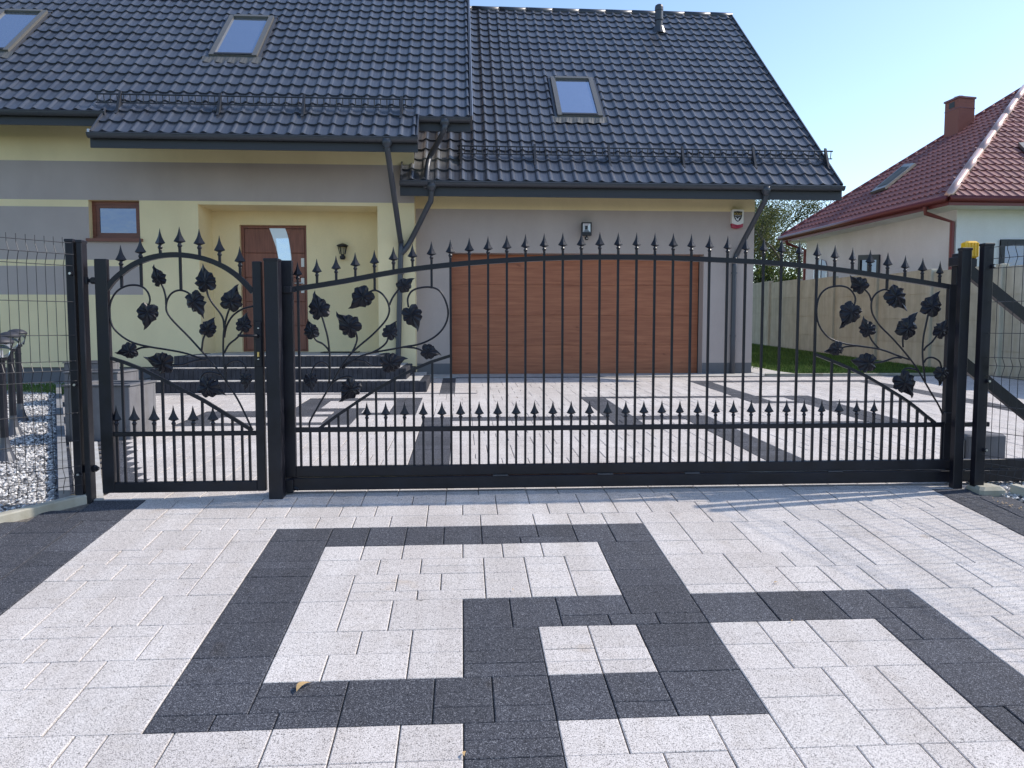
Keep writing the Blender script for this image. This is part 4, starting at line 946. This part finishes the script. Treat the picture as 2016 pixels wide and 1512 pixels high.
for k in range(4): bx = a.x+.016+k*(c.x-a.x-.032)/3; b = MB(); b.box(bx-.003, bx+.003, 5.116, 5.12, c.z+.012, a.z-.012); obj('lens_rib', b, AMBER, fl)

# ------------------------------------------------------------------ gravel bed and lawn strip on the left
def zgr(x, y): return zin(y)*.85-.02
gb = MB(); pts_ = []
def right_edge(y): return -2.52-(y-5.0)*.50
ys = [4.2, 5, 6, 7, 8, 9, 10, 11, 12, 13.3]
gv = sheet('gravel_ground', [-9, -5, -3.5, -2.35], ys, lambda x, y: zgr(x, y)-.015 if y > G else min(zgr(x, y), zout(y))-.02, GBASE, kind='structure')
ico = [(0, 0, 1), (.9, 0, .1), (.2, .85, -.1), (-.75, .5, .15), (-.7, -.6, -.1), (.25, -.9, .1), (0, 0, -1)]
icf = [(0, 1, 2), (0, 2, 3), (0, 3, 4), (0, 4, 5), (0, 5, 1), (6, 2, 1), (6, 3, 2), (6, 4, 3), (6, 5, 4), (6, 1, 5)]
def stones(name, region, n, zf, label, rr3=random.Random(11)):
    vs = []; fs = []
    for _ in range(n):
        p = region(rr3)
        if p is None: continue
        x, y = p; s = rr3.uniform(.009, .021); a = rr3.uniform(0, 6.28); ca, sa = math.cos(a), math.sin(a); fl_ = rr3.uniform(.5, .85); tz = rr3.uniform(-.4, .4); k = len(vs); z0 = zf(x, y)+rr3.uniform(-.006, .010)
        el = rr3.uniform(.7, 1.3)
        for (q, w__, e) in ico: X = q*s*el; Y_ = w__*s; vs.append((x+X*ca-Y_*sa, y+X*sa+Y_*ca, z0+e*s*fl_+X*tz))
        fs += [tuple(k+i for i in f) for f in icf]
    b = MB(); b.v = [Vector(v) for v in vs]; b.f = fs; b.m = [0]; o = obj(name, b, STONE); tag(o, label, 'gravel', kind='stuff'); return o
def regL(r3):
    y = 4.25+9.0*r3.random()**1.5; x = right_edge(y)-.02-r3.random()*(2.6)
    if y < G and y < fb.y+sl_l*(x-fb.x)+.11: return None
    if y > 11.0+.35*(x+4.6)*-1: return None
    return (x, y)
stones('gravel', regL, 46000, lambda x, y: zgr(x, y), 'bed of white and grey gravel behind the left mesh fence')
def regR(r3):
    x = 3.2+r3.random()*2.2; y = 4.95+r3.random()*.4
    return (x, y)
def regR2(r3):
    x = 3.45+r3.random()*1.8; lo = fc.y+sl_r*(x-fc.x)+.06
    return (x, lo+r3.random()*(5.35-lo))
stones('gravel', regR2, 6500, lambda x, y: min(zin(y), zout(y))-.005+(.0 if y > G else 0), 'strip of white gravel under the right mesh fence', random.Random(12))
# kerb edging between gravel and court
b = MB(); e = MB(); y = 5.0
t = thing('gravel_edging', (-2.5, 5.0, 0), 'row of grey kerb pieces between the gravel bed and the planters', 'kerb')
while y < 11.2:
    y1 = y+.96; b = MB(); xa_, xb_ = right_edge(y), right_edge(y1)
    b.add([(xa_-.0, y, -.1), (xa_+.07, y, -.1), (xa_+.07, y, zin(y)+.05), (xa_, y, zin(y)+.05), (xb_, y1, -.1), (xb_+.07, y1, -.1), (xb_+.07, y1, zin(y1)+.05), (xb_, y1, zin(y1)+.05)],
          [(0, 1, 2, 3), (7, 6, 5, 4), (3, 2, 6, 7), (1, 5, 6, 2), (0, 3, 7, 4)]); obj('kerb_piece', b, EDGE, t); y = y1+.01
b = MB(); b.box(-9, -4.6, YW-.45, YW+.03, -.05, zin(YW)*.55+.03); obj('edge_slab', b, TREAD, court)
# planters
def planter_things():
    boxes = [(7.15, at(129, 860, 7.15).x, at(258, 860, 7.15).x, .545, .6, 'nearest and largest dark grey concrete planter behind the narrow gate'), (8.55, at(127, 760, 8.55).x, at(232, 760, 8.55).x, .585, .55, 'middle dark grey concrete planter between two others near the steps'), (10.0, at(126, 730, 10.0).x, at(198, 730, 10.0).x, .625, .55, 'farthest dark grey concrete planter beside the left end of the steps')]
    for (y, x0, x1, zt, dp, lab) in boxes:
        z0 = zin(y)-.03; t = thing('planter', ((x0+x1)/2, y+dp/2, z0), lab, 'planter', 'concrete planters along the gravel')
        b = MB(); w_ = .06; b.cbox(x0, x1, y, y+w_, z0, zt, .006); b.cbox(x0, x1, y+dp-w_, y+dp, z0, zt, .006); b.box(x0+.002, x0+w_, y+w_, y+dp-w_, z0, zt); b.box(x1-w_, x1-.002, y+w_, y+dp-w_, z0, zt); obj('box', b, PLANT, t)
        b = MB(); b.box(x0+w_, x1-w_, y+w_, y+dp-w_, z0, zt-.06); obj('soil', b, SAND, t)
        b = MB(); b.box(x0-.012, x1+.012, y-.012, y+w_-.005, zt+.001, zt+.014); b.box(x0-.012, x1+.012, y+dp-w_+.01, y+dp+.012, zt+.001, zt+.014); b.box(x0-.012, x0+w_, y+w_-.004, y+dp-w_+.009, zt+.001, zt+.014); b.box(x1-w_, x1+.012, y+w_-.004, y+dp-w_+.009, zt+.001, zt+.014); obj('rim', b, PLANT, t)
planter_things()
# bollard lamps
def lamp0(loc, label):
    t = thing('garden_lamp', loc, label, 'garden lamp', 'bollard lamps in the gravel'); x, y, z = loc
    b = MB(); b.lathe([(.085, 0), (.085, .008), (.072, .04), (.050, .09), (.036, .15), (.031, .20)], 16, loc); obj('foot', b, TRIM, t, smooth=False)
    b = MB(); b.lathe([(.030, .19), (.030, .72), (.034, .722), (.034, .74), (.028, .742), (.028, .80), (.045, .805), (.045, .83)], 14, loc); obj('pole', b, BLACK, t)
    b = MB(); b.lathe([(.055, .83), (.075, .93)], 16, loc); obj('glass_cup', b, CLEAR, t, smooth=True)
    b = MB(); b.lathe([(.018, .83), (.018, .885)], 10, loc); obj('bulb', b, WPLAS, t)
    for k in range(3):
        a = k*2.09+.4; b = MB(); b.tube([(x+.056*math.cos(a), y+.056*math.sin(a), z+.825), (x+.085*math.cos(a), y+.085*math.sin(a), z+.945)], .005, 5); obj('strut', b, BLACK, t)
    b = MB(); b.lathe([(.092, .935), (.098, .945), (.095, .955), (.07, .978), (.03, .99), (.004, .992)], 20, loc); obj('cap', b, LAMPC, t, smooth=True)
    return t
def onz(px, py, Y): q = at(px, py, Y); return (q.x, Y, zgr(q.x, Y)-.01)
L3 = onz(37, 740, 8.6); L2 = onz(22, 740, 7.65); L1 = onz(3, 740, 6.35)
la = lamp0(L3, 'farthest of the three black bollard lamps in the gravel behind the mesh fence')
copy_tree(la, None, L2, 0, 'middle one of the three black bollard lamps in the gravel')
copy_tree(la, None, L1, 0, 'nearest black bollard lamp, cut by the left edge of the photo')

# ------------------------------------------------------------------ concrete fence
cf = thing('concrete_fence', (9.3, 15, .3), 'tall fence of grey precast concrete panels and posts along the lawn', 'fence')
pxs = [(1518, 23.3), (1573, 21.3), (1640, 19.35), (1726, 17.3), (1831, 15.3), (1962, 13.35)]
Pn = [at(px, 600, Y) for px, Y in pxs]; xf = sum(p.x for p in Pn)/6
def fx(y): return 9.15-(y-15)*.0+.0
ks = []
y = 29.45
def ztop_(y): return zin(y)+1.92
while y > 6.5: ks.append(y); y -= 2.03
FX = Pn[4].x
slx = (Pn[0].x-Pn[5].x)/(Pn[0].y-Pn[5].y)
def fx(y): return Pn[5].x+slx*(y-Pn[5].y)
for i, y in enumerate(ks):
    b = MB(); b.cbox(fx(y)-.08, fx(y)+.06, y-.06, y+.06, zin(y)-.3, ztop_(y)+.02, .012); obj('post', b, CONC, cf)
    if i+1 < len(ks):
        y2 = ks[i+1]; zb_ = zin((y+y2)/2)-.06
        for k in range(4):
            b = MB(); za, zb__ = zb_+k*.495+.006, zb_+(k+1)*.495-.006; xx0, xx1 = fx(y), fx(y2)
            b.add([(xx0-.022, y-.06, za), (xx1-.022, y2+.06, za), (xx1-.022, y2+.06, zb__), (xx0-.022, y-.06, zb__), (xx0+.022, y-.06, za), (xx1+.022, y2+.06, za), (xx1+.022, y2+.06, zb__), (xx0+.022, y-.06, zb__)],
                  [(0, 1, 2, 3), (7, 6, 5, 4), (3, 2, 6, 7), (1, 5, 6, 2), (0, 3, 7, 4), (0, 4, 5, 1)])
            e = .012; b.add([(xx0-.008, y-.05, za-e), (xx1-.008, y2+.05, za-e), (xx1-.008, y2+.05, za+.02), (xx0-.008, y-.05, za+.02), (xx0+.008, y-.05, za-e), (xx1+.008, y2+.05, za-e), (xx1+.008, y2+.05, za+.02), (xx0+.008, y-.05, za+.02)], [(0, 1, 2, 3), (7, 6, 5, 4), (0, 4, 5, 1)]); obj('panel', b, CONC, cf)
# lawn
sheet('lawn_ground', [5.22, 9.3], [13.26, 18, 24, 30], lambda x, y: zin(y)-.01, SOIL, kind='structure')
rg = random.Random(21); b = MB(); vs = []; fs = []
for _ in range(52000):
    y = 13.3+16*rg.random()**1.6; x = 5.3+3.75*rg.random()
    if y < 13.45 and x < 6.4: continue
    if x < 5.9 and y < 14.2+rg.random(): continue
    a = rg.uniform(0, 6.28); h = rg.uniform(.03, .075); w__ = .006; k = len(vs); z = zin(y)-.01; lx, ly = rg.uniform(-.03, .03), rg.uniform(-.03, .03)
    vs += [(x-w__*math.cos(a), y-w__*math.sin(a), z), (x+w__*math.cos(a), y+w__*math.sin(a), z), (x+lx, y+ly, z+h)]; fs.append((k, k+1, k+2))
for _ in range(9000):
    x = -9+4.9*rg.random(); y = 11.3+1.5*rg.random()+(-.35*(x+4.6))*0
    if y < 11.0-.35*(x+4.6)-.1: continue
    a = rg.uniform(0, 6.28); h = rg.uniform(.03, .07); k = len(vs); z = zgr(x, y)-.01
    vs += [(x-.006*math.cos(a), y-.006*math.sin(a), z), (x+.006*math.cos(a), y+.006*math.sin(a), z), (x+rg.uniform(-.03, .03), y, z+h)]; fs.append((k, k+1, k+2))
b.v = [Vector(v) for v in vs]; b.f = fs; b.m = [0]; tag(obj('grass', b, GRASS), 'short mown grass along the concrete fence and beside the house', 'grass', kind='stuff')

# ------------------------------------------------------------------ neighbour house
ZN = 3.8; Bp = onplane(1868, 388, Vector((0, 0, ZN)), Vector((0, 0, 1))); Ap = onplane(1538, 468, Vector((0, 0, ZN)), Vector((0, 0, 1)))
nh = thing('neighbour_house', (Bp.x+4, Bp.y+4, .5), 'white house with brick red hipped tile roof and chimney beyond the concrete fence', 'house')
# apex: on the 45 degree plan line from B
best = None
for k in range(200):
    t = 2+k*.05; X, Y = Bp.x+t, Bp.y+t; px = 1008+F*(Vector((X, Y, 5))-O_).dot(r_)/(Vector((X, Y, 5))-O_).dot(f_)
    if best is None or abs(px-2008) < best[0]: best = (abs(px-2008), t)
t = best[1]; Cp = at(2008, 174, Bp.y+t); Cp = Vector((Bp.x+t, Bp.y+t, Cp.z))
Dp = Vector((Bp.x+14, Bp.y, ZN)); Ep = Vector((Cp.x+6, Cp.y, Cp.z)); Fp = Vector((Ap.x+14, Ap.y, ZN))
rb = MB(); rb.add([Ap, Bp, Dp, Fp, Cp, Ep], [(1, 0, 4), (1, 4, 5, 2), (0, 3, 5, 4), (2, 5, 3), (0, 1, 2, 3)])
nr = obj('roof', rb, RRED, nh)
def slope_tiles(A, Bq, poly, m, pu=.20, pv=.34):
    u = (Bq-A).normalized(); n = u.cross(poly[2]-A).normalized()
    if n.z < 0: n = -n
    v = n.cross(u)
    if v.z < 0: v = -v
    uv = [((p-A).dot(u), (p-A).dot(v)) for p in poly]
    def inside(x, y):
        c = False; j = len(uv)-1
        for i in range(len(uv)):
            if (uv[i][1] > y) != (uv[j][1] > y) and x < (uv[j][0]-uv[i][0])*(y-uv[i][1])/(uv[j][1]-uv[i][1])+uv[i][0]: c = not c
            j = i
        return c
    b = MB(); b.T = lambda p: A+u*p.x+v*p.y+n*(p.z+.006)
    x0 = min(p[0] for p in uv); x1 = max(p[0] for p in uv); y1 = max(p[1] for p in uv)
    for j in range(int(y1/pv)+1):
        for i in range(int((x1-x0)/pu)+1):
            if inside(x0+(i+.5)*pu, (j+.5)*pv): b.add([(x0+i*pu+x*pu/PU, j*pv+y, z) for x, y, z in TV], TF)
    return b, u, v, n
b1, *_f1 = slope_tiles(Ap, Bp, [Ap, Bp, Cp], RRED); b2, *_f2 = slope_tiles(Bp, Dp, [Bp, Dp, Ep, Cp], RRED)
o = obj('roof_tiles', b1, RRED, nr, kind='stuff'); o = obj('roof_tiles', b2, RRED, nr, kind='stuff')
def caps(A, Bq, m, r, n):
    for k in range(n):
        a = A+(Bq-A)*(k/n); c = A+(Bq-A)*((k+1.03)/n); b = MB(); b.tube([a, c], [r, r*.985], 14); obj('hip_cap', b, m, nr, smooth=True)
caps(Bp+Vector((0, 0, .03)), Cp+Vector((0, 0, .03)), HIPM, .09, 6); caps(Cp, Ep, RTRIM, .09, 14); caps(Ap+Vector((0, 0, .03)), Cp+Vector((0, 0, .03)), RTRIM, .07, 26)
def ngut(A, Bq, nrm):
    b = MB(); o = nrm*.06; b.tube([A+o+Vector((0, 0, -.03)), Bq+o+Vector((0, 0, -.03))], .065, 10); obj('gutter', b, RTRIM, nr, smooth=True)
    b = MB(); d = (Bq-A); b.add([A+Vector((0, 0, -.02)), Bq+Vector((0, 0, -.02)), Bq+Vector((0, 0, -.17)), A+Vector((0, 0, -.17))], [(0, 1, 2, 3)]); b.v = [v+nrm*.004 for v in b.v]; obj('fascia', b, RTRIM, nr)
nl = Vector((-(Bp.y-Ap.y), (Bp.x-Ap.x), 0)).normalized(); nl = nl if nl.x < 0 else -nl
ngut(Ap, Bp, nl); ngut(Bp, Dp, Vector((0, -1, 0)))
# walls
ow = .55; wB = Vector((Bp.x+ow, Bp.y+ow, 0)); wA = Vector((Ap.x+ow, Ap.y-ow, 0)); wD = Vector((Dp.x-ow, Dp.y+ow, 0)); wF = Vector((Fp.x-ow, Fp.y-ow, 0))
b = MB()
for a, c in ((wA, wB), (wB, wD), (wD, wF), (wF, wA)): b.add([(a.x, a.y, .1), (c.x, c.y, .1), (c.x, c.y, ZN-.17), (a.x, a.y, ZN-.17)], [(0, 1, 2, 3)])
obj('wall', b, WHITE, nh)
b = MB(); b.add([(Ap.x, Ap.y, ZN-.17), (Bp.x, Bp.y, ZN-.17), (Dp.x, Dp.y, ZN-.17), (Fp.x, Fp.y, ZN-.17)], [(0, 1, 2, 3)]); obj('soffit', b, WHITE, nh)
# chimney
uL = (Bp-Ap).normalized(); cb = atx(1903, 250, Cp.x-.4) if False else None
cq = at(1880, 200, 22.0)
def chim():
    # stands behind the left hip, between the photo x 1858 and 1918
    Yc = 21.6; a = at(1858.5, 260, Yc+.6); m_ = at(1886, 260, Yc); c = at(1917, 260, Yc+.1)
    zt = at(1886, 190, Yc).z; root = MB(); w1 = .0
    pts = [(m_.x, m_.y), (c.x, c.y), (c.x-.05+(a.x-m_.x)+.08, a.y), (a.x, a.y)]
    root.prism(pts, 3.5, zt-.03); ch = obj('chimney', root, CHIM, nr)
    cx_ = sum(p[0] for p in pts)/4; cy_ = sum(p[1] for p in pts)/4
    for zc_, s, h in ((zt-.03, 1.10, .05), (zt-.30, 1.03, .025)):
        b = MB(); b.prism([(cx_+(x-cx_)*s, cy_+(y-cy_)*s) for x, y in pts], zc_, zc_+h); obj('cap', b, RTRIM, ch)
    b = MB(); d0 = Vector((a.x-m_.x, a.y-m_.y, 0)); o = Vector((m_.x, m_.y, 0))-Vector((.006, .0, 0)); p, q = o+d0*.3, o+d0*.7
    b.add([(p.x, p.y, zt-.24), (q.x, q.y, zt-.24), (q.x, q.y, zt-.08), (p.x, p.y, zt-.08)], [(0, 1, 2, 3)]); obj('vent_opening', b, INK, ch)
    b = MB(); b.lathe([(.14, 0), (.14, .07), (.06, .09)], 12, (cx_-.05, cy_, zt+.02)); obj('cowl', b, STEELP, ch)
chim()
# windows on the neighbour
def nwin(px0, px1, py0, py1, arch=False, front=False):
    N = Vector((0, -1, 0)) if front else Vector((wB.y-wA.y, -(wB.x-wA.x), 0)).normalized()
    if not front and N.x > 0: N = -N
    P = wB; a = onplane(px0, (py0+py1)/2, P, N); c = onplane(px1, (py0+py1)/2, P, N); zt = onplane((px0+px1)/2, py0, P, N).z; zb_ = onplane((px0+px1)/2, py1, P, N).z
    u = (c-a); L_ = u.length; u.normalize(); b = MB(); T = lambda p: Vector((a.x, a.y, 0))+u*p.x+N*p.y+Vector((0, 0, p.z)); b.T = T
    if arch:
        poly = [(0, zb_), (L_, zb_), (L_, zt-.2)]+[(L_/2+L_/2*math.cos(t), zt-.2+.2*math.sin(t)) for t in (math.pi*.25, math.pi*.5, math.pi*.75)]+[(0, zt-.2)]
        b.prismY(poly, .0, .03); w = obj('window', b, GLASS, nh)
        b = MB(); b.T = T; b.box(-.04, 0, 0, .05, zb_, zt-.2); b.box(L_, L_+.04, 0, .05, zb_, zt-.2); b.box(L_/2-.02, L_/2+.02, .03, .05, zb_, zt); obj('frame', b, STEELP, w); return
    b.box(0, L_, .0, .02, zb_, zt); w = obj('window', b, GLASS, nh)
    b = MB(); b.T = T
    for x in (0, L_*.45, L_-.1): b.box(x, x+.1, .02, .05, zb_, zt)
    b.box(0, L_, .021, .052, zt-.12, zt+.01); obj('frame', b, TRIMD, w)
    b = MB(); b.T = T; b.box(-.05, L_+.05, .0, .07, zb_-.03, zb_); obj('sill', b, CONC, w)
nwin(1692, 1733, 500, 560); nwin(1606, 1629, 509, 575, True); nwin(1966, 2075, 473, 560, False, True)
# downpipes
def np_(pts):
    b = MB(); b.tube(pts, .05, 8); obj('downpipe', b, RTRIM, nh)
Nl = nl; q1 = onplane(1821, 406, Bp+Nl*.08, Nl); q2 = onplane(1822, 420, Bp+Nl*.04, Nl); q3 = onplane(1875, 437, wB+Nl*.07, Nl); q4 = Vector((q3.x, q3.y, .3)); np_([q1, q2, q3, q4])
q1 = onplane(1548, 474, Bp+Nl*.08, Nl); q2 = onplane(1550, 480, Bp+Nl*.04, Nl); q3 = onplane(1585, 492, wB+Nl*.07, Nl); q4 = Vector((q3.x, q3.y, .3)); np_([q1, q2, q3, q4])
# roof windows
def nsky(P, A, Bq, Cq, pts):
    n = (Bq-A).cross(Cq-A).normalized(); n = n if n.z > 0 else -n
    q = [onplane(x, y, A, n) for x, y in pts]; b = MB(); c = sum(q, Vector())/4
    b.add([p+n*.05 for p in q]+[p+n*.12 for p in q], [(4, 5, 6, 7), (0, 1, 5, 4), (1, 2, 6, 5), (2, 3, 7, 6), (3, 0, 4, 7)]); s = obj('skylight', b, SKYF, nr)
    b = MB(); b.add([c+(p-c)*.72+n*.13 for p in q], [(0, 1, 2, 3)]); obj('pane', b, TINT, s)
nsky(None, Ap, Bp, Cp, [(1717, 386), (1746, 376), (1806, 328), (1784, 330)]); nsky(None, Bp, Dp, Cp, [(2001, 290), (2040, 330), (2075, 330), (2040, 288)])

# ------------------------------------------------------------------ trees
def tree(name, base, h, spread, nleaf, lsize, m, label, seed, cat='tree', zlow=.3, gap=.6):
    rt = random.Random(seed); t = thing(name, base, label, cat); b = MB(); B = Vector(base); tips = []
    def limb(p, d, L_, r, lv):
        pts = [p]; q = p; n = 4
        for k in range(n):
            d = (d+Vector((rt.uniform(-.22, .22), rt.uniform(-.22, .22), rt.uniform(-.05, .16)))).normalized(); q = q+d*(L_/n); pts.append(q)
        b.tube(pts, [r*(1-.7*k/n) for k in range(n+1)], 6 if lv < 2 else 4, cap=False)
        if lv < 3:
            for k in range(5 if lv == 0 else 4):
                f = rt.uniform(.35 if lv else zlow, 1); i = min(int(f*n), n-1); s = pts[i].lerp(pts[i+1], f*n-i if f*n-i <= 1 else 1)
                a = rt.uniform(0, 6.28); nd = (d*.55+Vector((math.cos(a), math.sin(a), rt.uniform(-.1, .7)))*spread).normalized(); limb(s, nd, L_*rt.uniform(.45, .65), r*.45, lv+1)
        if lv >= 2: tips.extend(pts[1:])
    limb(B, Vector((0, 0, 1)), h*.75, h*.018+.03, 0); obj('trunk', b, BARK, t)
    vs = []; fs = []
    for _ in range(nleaf):
        c = rt.choice(tips); p = c+Vector((rt.gauss(0, gap), rt.gauss(0, gap), rt.gauss(0, gap*.8))); s = lsize*rt.uniform(.6, 1.4)
        n = Vector((rt.gauss(0, 1), rt.gauss(0, 1), rt.gauss(0, 1))).normalized(); a = n.orthogonal().normalized()*s; c2 = n.cross(a).normalized()*s*.6; k = len(vs)
        vs += [p-a, p-c2*.8, p+a, p+c2*.8]; fs.append((k, k+1, k+2, k+3))
    b = MB(); b.v = [Vector(v) for v in vs]; b.f = fs; b.m = [0]; obj('crown', b, m, t); return t
q = at(1545, 560, 38); tree('birch_tree', (q.x, 38, .6), 6.3, .75, 15000, .045, LEAFG, 'airy tree with thin branches behind the garage corner', 4, gap=.35)
q = at(1500, 560, 44); tree('birch_tree', (q.x-.6, 44, .8), 7.4, .75, 15000, .05, LEAFG, 'taller loose tree farther back beside the garage wall', 9, gap=.4)
q = at(1552, 560, 33); tree('leafy_bush', (q.x, 33, .7), 2.8, 1.1, 5200, .07, LEAFB, 'bright green leafy bush showing above the far end of the concrete fence', 14, 'bush', .05, .28)
q = at(1510, 560, 35); tree('leafy_bush', (q.x, 35, .7), 3.0, 1.1, 3600, .07, LEAFB, 'darker green bush next to the garage wall above the fence', 15, 'bush', .05, .28)

# ------------------------------------------------------------------ fallen leaves
def dry(px, py, s, label, ang, zfn=gout, dz=.004):
    p = zfn(px, py); b = MB(); n = 7; vs = []
    for i in range(n):
        t_ = i/(n-1); wv = math.sin(math.pi*t_)*.17; zz_ = .13*math.sin(t_*3.1)*s+.003
        for sg_ in (-1, 1):
            x, y = (t_-.5)*s, sg_*wv*s+.1*s*math.sin(t_*4); vs.append((p.x+x*math.cos(ang)-y*math.sin(ang), p.y+x*math.sin(ang)+y*math.cos(ang), p.z+dz+zz_+abs(wv)*s*.2))
    b.add(vs, [(2*i, 2*i+1, 2*i+3, 2*i+2) for i in range(n-1)]); tag(obj('dry_leaf', b, DRYL), label, 'leaf')
dry(598, 1356, .08, 'curled yellow dry leaf on the dark bottom band of the paving pattern', 1.1)
dry(143, 994, .06, 'brown dry leaf lying on the kerb near the left hinge post', .2, gout, .05)
TL = []
for i_, (px_, py_, sc_, an_, lb_) in enumerate(((1528, 1150, .03, .3, 'small brown leaf scrap on the light paving above the right dark band'), (915, 1488, .03, 1.5, 'thin yellow leaf scrap beside the joint at the bottom of the photo'),
        (1010, 1163, .018, 2, 'tiny rusty speck of leaf on the light paving above the dark corner'), (1560, 1225, .02, 1, 'tiny brown leaf scrap on the light paving inside the right wing'))):
    dry(px_, py_, sc_, lb_, an_)
for i in range(14):
    u__ = R.random(); dry(1955+u__*58, 985+u__*20+R.uniform(-3, 3), R.uniform(.012, .028), 'tiny reddish leaf fallen along the foot of the right kerb', R.uniform(0, 6)); bpy.context.scene.collection.objects[-1]['group'] = 'tiny leaves along the right kerb'
